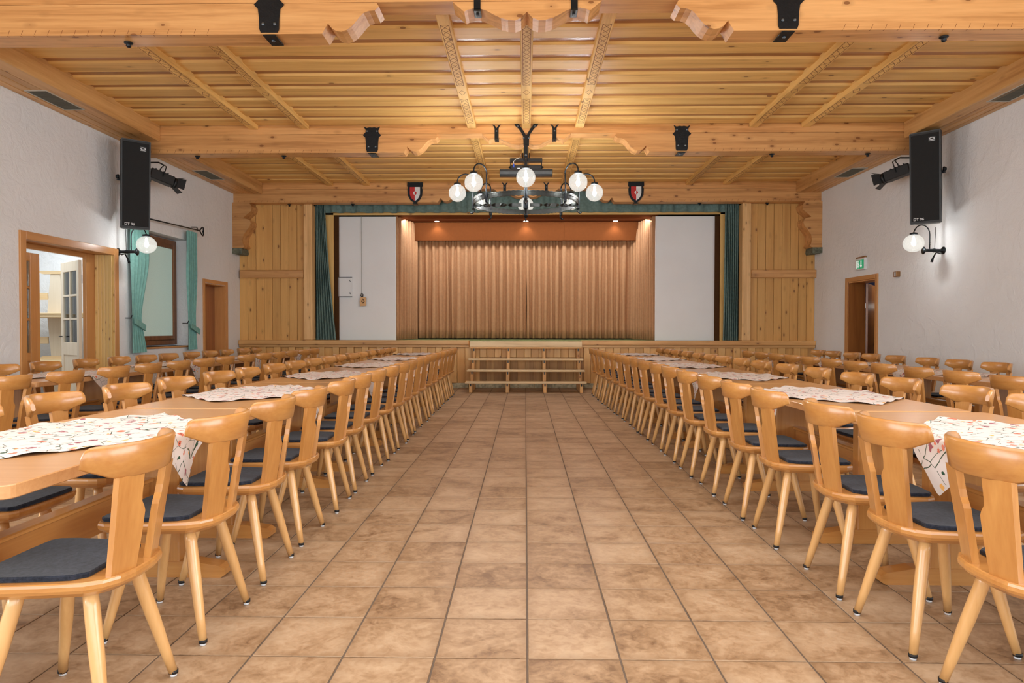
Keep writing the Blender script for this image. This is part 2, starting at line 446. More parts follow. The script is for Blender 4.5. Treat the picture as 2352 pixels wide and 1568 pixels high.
def glass(name, tint, alpha=.2, rough=.02):
    t = NT(name); n = t.n; n.remove(t.b)
    tr = t.node('ShaderNodeBsdfTransparent'); tr.inputs[0].default_value = (*tint, 1)
    gl = t.node('ShaderNodeBsdfGlossy'); gl.inputs['Roughness'].default_value = rough
    ms = t.node('ShaderNodeMixShader'); fr = t.node('ShaderNodeFresnel'); t.ln(fr, 0, ms, 0); t.ln(tr, 0, ms, 1); t.ln(gl, 0, ms, 2)
    t.ln(ms, 0, t.out, 'Surface'); return t.m
M['clear'] = glass('clear_glass', (.9, .95, .95))
def frosted():
    t = NT('patterned_glass'); b = t.b
    tc = t.node('ShaderNodeNewGeometry')
    n = t.node('ShaderNodeTexVoronoi', inp={'Scale': 60}); t.ln(tc, 'Position', n, 'Vector')
    b.inputs['Base Color'].default_value = srgb(176, 196, 186); b.inputs['Roughness'].default_value = .35
    t.bump(n.outputs['Distance'], .4, .004)
    b.inputs['Emission Color'].default_value = srgb(176, 198, 188); b.inputs['Emission Strength'].default_value = .22   # daylight coming through
    return t.m
M['frosted'] = frosted()

# ------------------------------------------------------------------ room shell
XL, XR, YB = -5.815, 5.773, 13.734
Y0 = -3.6      # wall behind the photographer
ZT = 4.16
def wall_cells(mb, a0, a1, z0, z1, holes, f):
    """f(a0,a1,z0,z1) adds one block; holes = [(a0,a1,z0,z1)]"""
    as_ = sorted({a0, a1, *[h[0] for h in holes], *[h[1] for h in holes]})
    zs = sorted({z0, z1, *[h[2] for h in holes], *[h[3] for h in holes]})
    for i in range(len(as_)-1):
        run = None
        for j in range(len(zs)-1):
            ca = (as_[i]+as_[i+1])/2; cz = (zs[j]+zs[j+1])/2
            hole = any(h[0] < ca < h[1] and h[2] < cz < h[3] for h in holes)
            if hole:
                if run is not None: f(as_[i], as_[i+1], run, zs[j]); run = None
            elif run is None: run = zs[j]
        if run is not None: f(as_[i], as_[i+1], run, zs[-1])
WH = [(7.79, 9.485, -.01, 2.245), (10.1, 11.6, .90, 2.70), (12.2, 13.07, -.01, 2.02)]
wl = MB(); wall_cells(wl, Y0, 17.2, -.1, 4.3, WH, lambda a, b, c, d: wl.box(XL-.30, XL, a, b, c, d))
struct(wl.build('wall_left', M['plaster']))
WR = [(11.34, 12.31, -.01, 2.03), (-2.6, -.2, .9, 2.7), (.5, 2.9, .9, 2.7)]
wr = MB(); wall_cells(wr, Y0, 17.2, -.1, 4.3, WR, lambda a, b, c, d: wr.box(XR, XR+.30, a, b, c, d))
struct(wr.build('wall_right', M['plaster']))
WF = [(-4.9, -2.0, .8, 3.0), (-1.4, 1.4, .8, 3.0), (2.0, 4.9, .8, 3.0)]
wf = MB(); wall_cells(wf, XL-.3, XR+.3, -.1, 4.3, WF, lambda a, b, c, d: wf.box(a, b, Y0-.3, Y0, c, d))
struct(wf.build('wall_front', M['plaster']))

# floor: grout bed, the tiles that show largest one by one, the rest joined
fl = struct(MB().box(XL-.02, XR+.02, Y0, YB+.02, -.12, -.004).build('floor', M['grout']))
TY = 2.418
g = .0035
tile_me = MB().cbox(-T/2+g, T/2-g, -T/2+g, T/2-g, -.010, 0, .0016).mesh('tile'); tile_me.materials.append(M['tile'])
cells = []
for i in range(-18, 18):
    for j in range(-19, 35):
        x0, y0 = i*T, TY+j*T
        cx, cy = x0+T/2, y0+T/2
        full = x0 >= XL and x0+T <= XR and y0+T <= YB and y0 >= Y0
        vis = full and y0 > 1.9 and abs(cx) < .78*cy+.3 and abs(cx) < 2.9
        cells.append((cy if vis else 99, i, j, full))
cells.sort()
rest = MB()
for n, (k, i, j, full) in enumerate(cells):
    x0, y0 = i*T, TY+j*T
    if n < 300 and k < 99:
        link('tile', tile_me, None, fl, loc=(x0+T/2, y0+T/2, 0))
    else:
        ax, bx = max(x0+g, XL), min(x0+T-g, XR); ay, by = max(y0+g, Y0), min(y0+T-g, YB)
        if bx-ax > .01 and by-ay > .01: rest.cbox(ax, bx, ay, by, -.010, 0, .0016)
o = rest.build('tile_field', M['tile'], fl); o['kind'] = 'stuff'

# ceiling: slab, recessed boards and lower boards running across the hall
ce = struct(MB().box(XL-.3, XR+.3, Y0-.3, YB+.3, 4.178, 4.3).build('ceiling', M['board_x']))
BAYS = [(Y0, 2.05), (2.29, 5.79), (6.03, 9.67), (9.91, 13.45)]
yb = 6.03-.02
XI0, XI1 = -5.23, 5.28
for (a, b) in BAYS:
    n = max(1, round((b-a)/.41)); p = (b-a)/n
    for k in range(n):
        y = a+k*p
        MB().prism([(y+.33*p, 4.106), (y+.37*p, 4.082), (y+.39*p, 4.080), (y+.96*p, 4.080), (y+.98*p, 4.082), (y+1.02*p if k < n-1 else b, 4.106)], XI0-.02, XI1+.02, 'x').build('board', M['board_x'], ce)
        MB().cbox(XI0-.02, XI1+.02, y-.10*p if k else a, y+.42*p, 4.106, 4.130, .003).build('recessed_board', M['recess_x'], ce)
JX = [-3.88, -3.15, -.77, 0.0, .75, 3.19, 3.92]
def joist(x, a, b, i):
    j = MB().cbox(x-.062, x+.062, a, b, 4.02, 4.14, .008).build('joist', M['joist'], ce)
    c = MB(); L = b-a; z = 4.0195
    def seg(p, q, w=.003):
        d = Vector((q[0]-p[0], q[1]-p[1])); nn = Vector((-d.y, d.x)).normalized()*w
        c.add([(p[0]-nn.x, p[1]-nn.y, z), (q[0]-nn.x, q[1]-nn.y, z), (q[0]+nn.x, q[1]+nn.y, z), (p[0]+nn.x, p[1]+nn.y, z),
               (p[0]-nn.x, p[1]-nn.y, z+.004), (q[0]-nn.x, q[1]-nn.y, z+.004), (q[0]+nn.x, q[1]+nn.y, z+.004), (p[0]+nn.x, p[1]+nn.y, z+.004)],
              [(3,2,1,0),(4,5,6,7),(0,1,5,4),(1,2,6,5),(2,3,7,6),(3,0,4,7)])
    hw = .040; st = .105; y = a+.38; k = 0; diag = i not in (2, 3, 4)
    for (s0, s1) in ((a+.36, a+L*.53), (a+L*.575, a+L*.62), (a+L*.66, b-.25)):
        m_ = max(1, round((s1-s0)/st)); q = (s1-s0)/m_
        if m_ > 2:
            seg((x-hw, s0), (x-hw, s1)); seg((x+hw, s0), (x+hw, s1)); seg((x-hw, s0), (x+hw, s0)); seg((x-hw, s1), (x+hw, s1))
            for e in range(m_):
                seg((x-hw, s0+e*q), (x+hw, s0+(e+1)*q))
                if not diag or e % 2: seg((x+hw, s0+e*q), (x-hw, s0+(e+1)*q))
        else:
            ym = (s0+s1)/2; seg((x-hw, ym), (x, s0)); seg((x, s0), (x+hw, ym)); seg((x+hw, ym), (x, s1)); seg((x, s1), (x-hw, ym))
    cc = c.build('carved_lattice', M['groove'], j)
for (a, b) in BAYS[2:]:
    for i, x in enumerate(JX): joist(x, a, b, i)
# side casings along both long walls (soffit boards, inner beam)
n_trim = 0
for sx, xw, xi in ((-1, XL, XI0), (1, XR, XI1)):
    for (a, b) in ((Y0, 5.79), (6.03, 9.67), (9.91, 13.45)):
        n_trim += 1
        w_ = abs(xi-xw)
        e = sorted((xi, xi-sx*-.20*-1 if False else xi+sx*.21))
        tr = struct(MB().cbox(e[0], e[1], a, b, 3.86, 4.16, .012).build('trim_%d' % n_trim, M['pine_y']))
        lo = min(xw, xi+sx*.21); hi = max(xw, xi+sx*.21); ww = (hi-lo)/3
        for k in range(3):
            MB().cbox(lo+k*ww+.0035, lo+(k+1)*ww-.0035, a, b, 3.866, 3.90, .006).build('soffit_board', M['pine_y'], tr)

# ------------------------------------------------------------------ carved cross beams
ENDP = [(-1.74, 3.69), (-1.69, 3.775), (-1.655, 3.735), (-1.62, 3.712), (-1.575, 3.706), (-1.53, 3.72), (-1.49, 3.748), (-1.455, 3.785),
        (-1.42, 3.83), (-1.385, 3.862), (-1.34, 3.88), (-1.29, 3.882), (-1.255, 3.915), (-1.275, 3.949)]
CENP = [(-.63, 3.949), (-.53, 3.865), (-.505, 3.88), (-.45, 3.893), (-.40, 3.893), (-.34, 3.872), (-.28, 3.84), (-.22, 3.81), (-.16, 3.795), (-.10, 3.79), (-.05, 3.81), (-.02, 3.84), (0, 3.862)]
def iron_plate(parent, x, yf):
    P = [(-.115, .355), (-.075, .335), (-.03, .345), (0, .34), (.03, .345), (.075, .335), (.115, .355), (.088, .30), (.094, .27), (.130, .235), (.095, .20), (.086, .12), (.084, .03), (.072, 0),
         (-.072, 0), (-.084, .03), (-.086, .12), (-.095, .20), (-.130, .235), (-.094, .27), (-.088, .30)]
    z = 3.70
    mb = MB().prism([(x+a, z+b) for a, b in P], yf-.012, yf+.001)
    pl = mb.build('iron_plate', M['iron'], parent)
    st = MB().cbox(x-.055, x+.055, yf-.010, yf+.20, 3.672, 3.6815, .003)
    st.build('under_strap', M['iron'], pl)
    for a, b in ((-.07, .29), (.07, .29), (-.05, .07), (.05, .07)):
        MB().lathe([(.015, 0), (.013, -.006), (.006, -.012), (0, -.013)], (x+a, yf-.012, z+b), 10, 'y').build('bolt', M['bolt'], pl)
    MB().lathe([(.018, 0), (.015, -.008), (0, -.014)], (x, yf+.09, 3.672), 10, 'z').build('bolt', M['bolt'], pl)
def fork_strap(parent, x, yf):
    P = [(-.028, -.0), (.028, 0), (.028, .13), (.035, .155), (.06, .19), (.03, .183), (.008, .155), (0, .14), (-.008, .155), (-.03, .183), (-.06, .19), (-.035, .155), (-.028, .13)]
    z = 3.885
    f_ = MB().prism([(x+a, z+b) for a, b in P], yf-.010, yf+.001).build('fork_strap', M['iron'], parent)
    MB().cbox(x-.030, x+.030, yf-.008, yf+.13, 3.868, 3.884, .003).build('under_strap', M['iron_bright'], f_)
    MB().lathe([(.012, 0), (.010, -.006), (0, -.010)], (x, yf-.010, z+.10), 8, 'y').build('bolt', M['bolt'], f_)
    MB().cbox(x-.012, x+.012, yf+.045, yf+.075, 3.858, 3.870, .002).build('bolt', M['iron'], f_)
def fitting(parent, x, y):
    MB().lathe([(.038, 3.680), (.036, 3.672), (.018, 3.668), (.022, 3.650), (.014, 3.640), (0, 3.638)], (x, y, 0), 12).build('black_fitting', M['iron'], parent)
def beam(yf, label, plates, fits, rear=False):
    t = thing('ceiling_beam', label, 'beam', (0, 0, 0), 0, 'carved cross beams under the ceiling')
    a, b = yf, yf+.24
    x0, x1 = XL, XR
    zt = 4.14
    ob = MB()
    r = .035
    ob.prism([(a, 3.953), (b, 3.953), (b, zt), (a+r, zt), (a+.012, 4.08), (a, 4.04)], x0, x1, 'x').build('upper_log', M['log_x'], t)
    # lower logs: beam with carved ends; a chamfer along its lower front edge towards the wall
    for s in (-1, 1):
        P = [(x0 if s < 0 else -x1, 3.69)] + ENDP + [(x0 if s < 0 else -x1, 3.949)]
        P = [(q[0]*(-s), q[1]) for q in P]
        mb = MB(); mb.prism(P, a, b)
        lg = mb.build('lower_log', M['log_x'], t)
        nt = MB(); cx0, cx1 = (x0 if s < 0 else 2.55), (-2.55 if s < 0 else x1)
        # chamfer bead and its carved notches
        k = cx0+.1
        while k < cx1-.08:
            nt.add([(k, a-.0015, 3.700), (k+.004, a-.0015, 3.700), (k+.018, a-.0015, 3.736), (k+.014, a-.0015, 3.736),
                    (k, a+.002, 3.700), (k+.004, a+.002, 3.700), (k+.018, a+.002, 3.736), (k+.014, a+.002, 3.736)],
                   [(3,2,1,0),(4,5,6,7),(0,1,5,4),(1,2,6,5),(2,3,7,6),(3,0,4,7)])
            nt.box(k-.008, k-.004, a+.0, a+.025, 3.6885, 3.6915)
            k += .115
        q = nt.build('carved_notches', M['groove'], lg); q['kind'] = 'stuff'
    C = CENP + [(-x, z) for x, z in reversed(CENP[:-1])]
    MB().prism(C, a-.0, b).build('centre_block', M['log_x'], t)
    if plates:
        for x in (-2.19, 2.19): iron_plate(t, x, yf)
    for x in (-.42, .40): fork_strap(t, x, yf)
    for x in fits: fitting(t, x, yf+.13)
    return t
beam(5.79, 'nearest carved pine ceiling beam with two large black iron plates', True, (-3.48, 3.56))
b2 = beam(9.67, 'middle carved pine ceiling beam, above the hanging ring chandelier', True, (-4.76, -3.5, 3.5, 4.85))
beam(13.45, 'farthest carved pine ceiling beam, above the stage opening', False, (-4.74, -3.46, 3.44, 4.77), True)
# beam behind the photographer (carries the roof of the near bay)
tag(MB().box(XL, XR, 2.05, 2.29, 3.69, 4.14).build('roof_beam', M['log_x']), 'plain pine ceiling beam of the near bay, above the photographer', 'beam')

# coats of arms on the rear beam
def shield(x, label):
    t = thing('wooden_shield', label, 'shield', (x, 13.44, 3.70), 0, 'painted shields on the stage beam')
    O = [(-.15, .40), (-.10, .375), (0, .40), (.10, .375), (.15, .40), (.155, .30), (.135, .28), (.15, .24), (.14, .12), (.09, .03), (0, -.04), (-.09, .03), (-.14, .12), (-.15, .24), (-.135, .28), (-.155, .30)]
    MB().prism(O, -.02, .008).build('backing_plate', M['iron'], t)
    I = lambda s: [(0, .285), (s*.10, .285), (s*.10, .15), (s*.085, .10), (s*.055, .05), (0, .01)]
    MB().prism(I(-1), -.027, -.019).build('red_half', M['red'], t)
    MB().prism(I(1), -.027, -.019).build('white_half', M['white'], t)
    def half(s, m, n):
        P = [(s*.035*math.sin(a*PI/8), .165+.035*math.cos(a*PI/8)) for a in range(9)]
        MB().prism(P, -.030, -.026).build(n, m, t)
    half(-1, M['white'], 'white_emblem'); half(1, M['red'], 'red_emblem')
    MB().cbox(-.045, .045, -.03, .15, -.052, -.030, .004).build('foot_bracket', M['iron_bright'], t)
shield(-2.19, 'black shield with red and white crest on stage beam, left of chandelier')
shield(2.16, 'black shield with red and white crest on stage beam, right of chandelier')

# ------------------------------------------------------------------ stage wall
wb = struct(MB().box(XL-.3, -4.42, YB+.03, YB+.22, .9, 4.2).build('wall_back', M['pine_z']))
MB().box(4.42, XR+.3, YB+.03, YB+.22, .9, 4.2).build('panel_core', M['pine_z'], wb)
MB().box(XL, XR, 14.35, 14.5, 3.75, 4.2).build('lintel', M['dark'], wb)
MB().box(XL, XR, YB+.0, YB+.14, 0, .93).build('stage_core', M['pine_z'], wb)
def planks(x0, x1, n, z0, z1, y):
    wdt = (x1-x0)/n
    for k in range(n):
        dy = random.uniform(-.002, .002)
        MB().cbox(x0+k*wdt+.003, x0+(k+1)*wdt-.003, y-.012+dy, y+.03, z0, z1, .004).build('plank', M['plank_z'], wb)
planks(XL, -4.47, 8, .95, 3.70, YB); planks(4.47, XR, 8, .95, 3.70, YB)
# posts either side of the opening, battens, knots in the planks
M['post'] = wood('post_pine', srgb(240, 198, 140), srgb(224, 172, 110), 'z', 1, .75, .4, ks=2.0)
for s in (-1, 1):
    x0, x1 = sorted((s*4.30, s*4.475))
    MB().cbox(x0, x1, YB-.13, YB+.12, .955, 3.70, .02).build('corner_post', M['post'], wb)
for s in (-1, 1):
    x0, x1 = sorted((s*4.48, s*5.78)); n_trim += 1
    struct(MB().cbox(x0, x1, YB-.10, YB-.012, 2.215, 2.375, .012).build('trim_%d' % n_trim, M['log_x']))
# ledge of the stage front
for (x0, x1) in ((-5.80, -1.14), (1.12, 5.76)):
    n_trim += 1
    tr = struct(MB().cbox(x0, x1, YB-.13, YB+.02, .868, .962, .008).build('trim_%d' % n_trim, M['pine_x']))
    MB().cbox(x0, x1, YB-.10, YB+.0, .820, .868, .004).build('under_rail', M['pine_x'], tr)
# board and batten stage front
k = 0; x = -5.70
PITCH = .2985
while x < 5.75:
    mid = -1.12 < x < 1.06
    z0 = .62 if mid else .10
    if not (-5.8 < x < 5.64): break
    MB().cbox(x, x+.135, YB-.072, YB-.030, z0, .832, .007).build('raised_board', M['cleat_z'], wb)
    MB().cbox(x+.139, min(x+PITCH-.004, XR), YB-.036, YB-.004, (.62 if mid else .10), .815, .003).build('board', M['plank_z'], wb)
    x += PITCH; k += 1
MB().cbox(XL, -5.702, YB-.036, YB-.004, .10, .815, .003).build('board', M['plank_z'], wb)
for k in range(14):
    x0 = -1.12+k*.16
    MB().cbox(x0+.002, x0+.158, YB-.014, YB+.02, .11, .60, .003).build('recessed_plank', wood('darker_plank', srgb(196, 152, 92), srgb(172, 126, 70), 'z', 1, .1, .5) if k == 0 else bpy.data.materials['darker_plank'], wb)  # recessed planks in a darker tone than the other boards
bbm = MB()
bb = struct(MB().box(XL, XR, YB-.035, YB, 0, .012).build('baseboard_back', M['base_stone']))
for k in range(35):
    x0 = XL+k*T
    MB().cbox(x0+.003, min(x0+T-.003, XR), YB-.045, YB-.002, .002, .100, .004).build('base_tile', M['base_stone'], bb)

# corbels at the beam ends on stone blocks
def corbel(s, label):
    t = thing('carved_corbel', label, 'corbel', (0, 0, 0), 0, 'carved corbels at the stage wall corners')
    P = [(0, 2.80), (.20, 2.80), (.235, 2.83), (.205, 2.89), (.195, 2.96), (.215, 3.05), (.275, 3.14), (.34, 3.22), (.365, 3.29), (.345, 3.35), (.28, 3.38), (.21, 3.39), (.25, 3.43), (.37, 3.53), (.385, 3.62), (.33, 3.70), (0, 3.70)]
    xw = XL if s < 0 else XR
    P2 = [(xw - s*a, z-.012) for a, z in P]
    MB().prism(P2, 13.40, YB-.016).build('corbel_body', M['log_x'], t)
    st = [(xw-s*.0, 2.68), (xw-s*.18, 2.665), (xw-s*.195, 2.70), (xw-s*.185, 2.785), (xw-s*.0, 2.787)]
    tag(MB().prism(st, 13.38, YB-.016).build('stone_block', M['stone']), 'grey green stone block under the %s carved corbel' % ('left' if s < 0 else 'right'), 'stone')
corbel(-1, 'carved pine corbel in the left corner of the stage wall')
corbel(1, 'carved pine corbel in the right corner of the stage wall')

# ------------------------------------------------------------------ stage
SZ = .955
struct(MB().box(XL, XR, YB+.14, 17.2, .80, SZ).build('floor', M['carpet']))
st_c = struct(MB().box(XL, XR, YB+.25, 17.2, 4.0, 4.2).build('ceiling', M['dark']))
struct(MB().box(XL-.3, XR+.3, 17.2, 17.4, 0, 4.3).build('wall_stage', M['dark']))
# inner pine lining
t = thing('opening_lining', 'thin yellow pine frame lining the stage opening', 'frame')
for s in (-1, 1):
    x0, x1 = sorted((s*3.97, s*4.32))
    MB().cbox(x0, x1, 14.0, 14.03, SZ, 3.58, .003).build('side_board', M['board_z'], t)
MB().cbox(-4.32, 4.32, 14.0, 14.03, 3.535, 3.66, .003).build('top_board', M['board_x'], t)
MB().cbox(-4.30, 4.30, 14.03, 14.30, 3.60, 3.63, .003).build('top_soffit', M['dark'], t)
# white flats
def flat(x0, x1, label):
    return tag(MB().cbox(x0, x1, 14.10, 14.13, SZ+.002, 3.515, .003).build('white_flat', M['flat_white']), label, 'panel', 'white stage flats')
flat(-3.93, -2.70, 'tall white flat left of the brown stage curtain')
flat(2.67, 3.93, 'tall white flat right of the brown stage curtain')
# folded brown side screens next to the flats
for s, lab in ((-1, 'narrow brown folding screen edge left of the left white flat'), (1, 'narrow brown folding screen edge right of the right white flat')):
    mb = MB(); pts = []
    x0 = s*3.87
    for k in range(9):
        pts.append((x0+s*k*.0135, 14.03+(.055 if k % 2 else 0)))
    for k in range(8):
        a, b = pts[k], pts[k+1]
        mb.add([(a[0], a[1], SZ+.003), (b[0], b[1], SZ+.003), (b[0], b[1], 3.52), (a[0], a[1], 3.52), (a[0], a[1]+.012, SZ+.003), (b[0], b[1]+.012, SZ+.003), (b[0], b[1]+.012, 3.52), (a[0], a[1]+.012, 3.52)],
               [(0,1,2,3),(7,6,5,4),(0,4,5,1),(3,2,6,7),(0,3,7,4),(1,5,6,2)])
    tag(mb.build('folding_screen', M['fold']), lab, 'screen', 'folded brown screens')
# curtains: pleated sheets
def pleat_sheet(p0, p1, z0, z1, n, amp, seed, th=.006, topbulge=0, wide=.0):
    """pleated cloth from p0 to p1 (plan points)"""
    rnd = random.Random(seed)
    a = Vector((*p0, 0)); b = Vector((*p1, 0)); d = b-a; L = d.length; d.normalize(); nn = Vector((d.y, -d.x, 0))
    ph = [0]
    for i in range(n): ph.append(ph[-1]+rnd.uniform(.75, 1.25))
    tot = ph[-1]
    am = [rnd.uniform(.6, 1.25) for _ in range(n+1)]
    pos = []
    for i in range(n):
        for q in range(8):
            u = (ph[i]+(ph[i+1]-ph[i])*q/8)/tot; s = q/8
            prof = max(-.75, min(.8, 1.5*math.sin(2*PI*s)+.3*math.sin(4*PI*s+.6)))*am[i]*(1-.0*s)+.0
            pos.append((u, prof))
    pos.append((1, 0))
    nv = 10
    def P(u, pr, v):
        z = z0+(z1-z0)*v
        k = amp*(.8+.35*math.sin(3*v+u*40)*.4)*(1 if v < .93 else .75)
        return a+d*(u*L+.008*math.sin(5*v+u*60))+nn*pr*k+Vector((0, 0, z))
    vs = []; fs = []
    W = len(pos)
    for j in range(nv+1):
        for (u, pr) in pos: vs.append(P(u, pr, j/nv))
    for j in range(nv):
        for i in range(W-1): fs.append((j*W+i, j*W+i+1, (j+1)*W+i+1, (j+1)*W+i))
    off = len(vs); vs += [v_ - nn*th for v_ in vs]
    fs += [tuple(q+off for q in f[::-1]) for f in fs]
    fs += [(i, i+1, off+i+1, off+i) for i in range(W-1)]
    mb = MB(); mb.add(vs, fs, True); return mb
CB, CT = SZ+.03, 3.24
tag(pleat_sheet((-2.55, 15.30), (.015, 15.30), CB, CT, 17, .078, 3).build('stage_curtain', M['brown_cloth']), 'left half of the pleated tan stage curtain', 'curtain', 'tan stage curtains')
tag(pleat_sheet((.015, 15.32), (2.52, 15.30), CB, CT, 17, .078, 4).build('stage_curtain', M['brown_cloth']), 'right half of the pleated tan stage curtain', 'curtain', 'tan stage curtains')
tag(pleat_sheet((-2.71, 14.16), (-2.42, 15.22), CB-.02, 3.53, 9, .065, 5).build('side_drape', M['brown_cloth']), 'brown side drape closing the left end of the stage curtain', 'curtain', 'brown stage side drapes')
tag(pleat_sheet((2.42, 15.22), (2.68, 14.16), CB-.02, 3.53, 9, .065, 6).build('side_drape', M['brown_cloth']), 'brown side drape closing the right end of the stage curtain', 'curtain', 'brown stage side drapes')
# brown canopy over the stage: flat ceiling panels and hanging valance boards
t = thing('stage_canopy', 'brown panelled canopy hanging above the stage curtain', 'canopy')
for k in range(3):
    a_ = -2.74+k*5.48/3
    MB().cbox(a_+.001, a_+5.48/3-.001, 14.10, 14.98, 3.545, 3.57, .002).build('ceiling_panel', M['brown_panel'], t)
for k in range(3):
    a_ = -2.74+k*5.38/3
    P = [(14.99, 3.535), (15.02, 3.535), (15.10, 3.15), (15.07, 3.15)]
    MB().prism(P, a_+.001, a_+5.38/3-.001, 'x').build('valance_board', M['brown_panel'], t)
for x in (-1.95, 0, 1.95):
    yy = 14.90
    tag(MB().lathe([(.05, 3.5445), (.05, 3.540), (.0, 3.539)], (x, yy, 0), 14).build('stage_downlight', M['spot_glow']),
        'small glowing downlight above the %s of the tan curtain' % ('left part' if x < 0 else 'right part' if x > 0 else 'middle'), 'light', 'stage downlights')
    l = bpy.data.lights.new('stage_spot', 'SPOT'); l.energy = 14; l.color = (1, .92, .8); l.spot_size = math.radians(120); l.spot_blend = .6; l.shadow_soft_size = .04
    o = bpy.data.objects.new('stage_spot', l); COL.objects.link(o); o.location = (x, yy, 3.535)
# green drapes in the opening
def drape(s, label):
    rnd = random.Random(10+s)
    n = 7; nv = 14
    x_out = s*4.30
    def W(v):  # inner edge at height v (0 bottom .. 1 top)
        if s < 0: return 4.11-.22*(1-v)**1.3
        return 4.03-.03*(1-v)
    vs = []; cols = n*8
    for j in range(nv+1):
        v = j/nv; z = SZ+.01+(3.72-SZ)*v
        for i in range(cols+1):
            u = i/cols; x = s*(4.30+(W(v)-4.30)*u)
            amp = .05*(1 if 0 < i < cols else .2)
            y = 13.87+amp*math.sin(u*n*2*PI+.6*math.sin(3*v))+.012*math.sin(9*u+4*v)
            vs.append((x, y, z))
    Wd = cols+1
    fs = [(j*Wd+i, j*Wd+i+1, (j+1)*Wd+i+1, (j+1)*Wd+i) for j in range(nv) for i in range(cols)]
    off = len(vs); vs += [(x, y+.006, z) for x, y, z in vs]
    fs += [tuple(q+off for q in f[::-1]) for f in fs]
    mb = MB(); mb.add(vs, fs, True)
    tag(mb.build('green_drape', M['green_cloth']), label, 'curtain', 'green stage drapes')
drape(-1, 'long green drape at the left edge of the stage opening')
drape(1, 'long green drape at the right edge of the stage opening')
mb = pleat_sheet((-4.28, 13.90), (4.28, 13.90), 3.565, 4.04, 30, .060, 9)
tag(mb.build('green_valance', M['green_cloth']), 'pleated green valance across the top of the stage opening', 'curtain')
# hatch and pulley on the left flat
t = thing('wall_hatch', 'small white hatch cover with two clips on the left stage flat', 'panel', (-3.80, 14.10, 1.86))
MB().cbox(-.10, .19, -.035, .0, 0, .40, .004).build('cover', M['flat_white'], t)
for z in (0, .40): MB().cbox(-.10, .19, -.040, -.002, z-.008, z+.004, .001).build('edge_strip', M['grey_edge'], t)
for z in (.07, .33): MB().tube([(.165, -.036, z-.02), (.14, -.045, z), (.155, -.036, z+.015)], .006, 6).build('clip', M['grey_edge'], t)
t = thing('rope_pulley', 'brass pulley block hanging on a thin rope before the left flat', 'pulley', (-3.37, 14.04, 1.66))
MB().tube([(-.03, 0, .27), (-.032, 0, 1.0), (-.035, 0, 1.86)], .004, 5).build('rope', M['rope'], t)
MB().prism([(-.06, .0), (.06, .01), (.065, .17), (.03, .19), (-.06, .18), (-.07, .09)], -.012, .012).build('block', M['brass'], t)
MB().tube([(-.0, -.02, .06), (-.03, -.02, .10), (-.0, -.02, .15), (.03, -.02, .10), (0, -.02, .06)], .008, 6).build('wheel', M['handle'], t)
MB().tube([(-.02, 0, .18), (-.05, 0, .22), (-.03, 0, .27), (.0, 0, .24), (-.01, 0, .17)], .009, 6).build('hook', M['handle'], t)

# ------------------------------------------------------------------ wooden steps before the stage
t = thing('stage_steps', 'wooden steps of open plank treads before the stage', 'steps', (0, 0, 0))
for i, (yc, z) in enumerate(((12.77, .20), (13.07, .405), (13.36, .61))):
    x0, x1 = -1.125, 1.125
    pl = MB().cbox(x0-.005*(2-i), x1+.005*(2-i), yc-.13, yc+.13, z-.032, z, .006).build('tread', M['pale_x'], t)
MB().cbox(-1.115, 1.12, 13.47, 13.655, .800, .828, .006).build('tread', M['pine_x'], t)
MB().cbox(-1.115, 1.12, 13.53, 13.565, .832, .945, .004).build('riser_board', M['pale_x'], t)
for x in (-1.03, -.345, .36, 1.04):
    for (yc, z) in ((12.72, .168), (13.02, .373), (13.31, .578), (13.54, .800)):
        MB().cbox(x-.030, x+.030, yc-.045, yc+.045, 0, z, .004).build('post', M['pine_z'], t)
        MB().cbox(x-.012, x+.012, yc-.052, yc-.046, z-.05, z-.001, .001).build('angle_bracket', M['iron_bright'], t)
    MB().prism([(12.80, .02), (12.90, .02), (13.66, .55), (13.66, .66)], x-.012, x+.012, 'x').build('stringer', M['pine_z'], t)

# ------------------------------------------------------------------ doors and windows on the side walls
def casing(mb_parent, xw, s, y0, y1, zt, w_, dep=.02, mat=None):
    """flat wooden casing on the wall face; s = +1 for the left wall (room lies at +x)"""
    a, b = sorted((xw-s*.005, xw+s*dep))
    MB().cbox(a, b, y0, y0+w_, 0, zt, .004).build('casing', M['trim_z'], mb_parent)
    MB().cbox(a, b, y1-w_, y1, 0, zt, .004).build('casing', M['trim_z'], mb_parent)
    MB().cbox(a, b, y0+w_, y1-w_, zt-w_, zt, .004).build('casing', M['trim_y'], mb_parent)
# big opening on the left
d1 = struct(MB().cbox(XL-.25, XL+.015, 9.478, 9.485, 0, 2.245, .001).build('door_1', M['reveal']))
casing(d1, XL, 1, 7.695, 9.58, 2.315, .095, .022)
MB().cbox(XL-.30, XL, 7.79, 7.81, 0, 2.245, .002).build('lining', M['trim_z'], d1)
MB().cbox(XL-.30, XL, 7.81, 9.478, 2.225, 2.245, .002).build('lining', M['trim_y'], d1)
nb = 5
for k in range(nb):
    a_ = XL-.01-k*.048
    MB().cbox(a_-.047, a_-.001, 9.456, 9.477, 0, 2.224, .003).build('reveal_board', M['reveal'], d1)
MB().cbox(XL-.30, XL-.25, 9.27, 9.478, 0, 2.225, .003).build('frame_post', M['trim_z'], d1)
MB().cbox(XL-.30, XL-.25, 7.81, 9.27, 2.16, 2.225, .003).build('frame_head', M['trim_y'], d1)
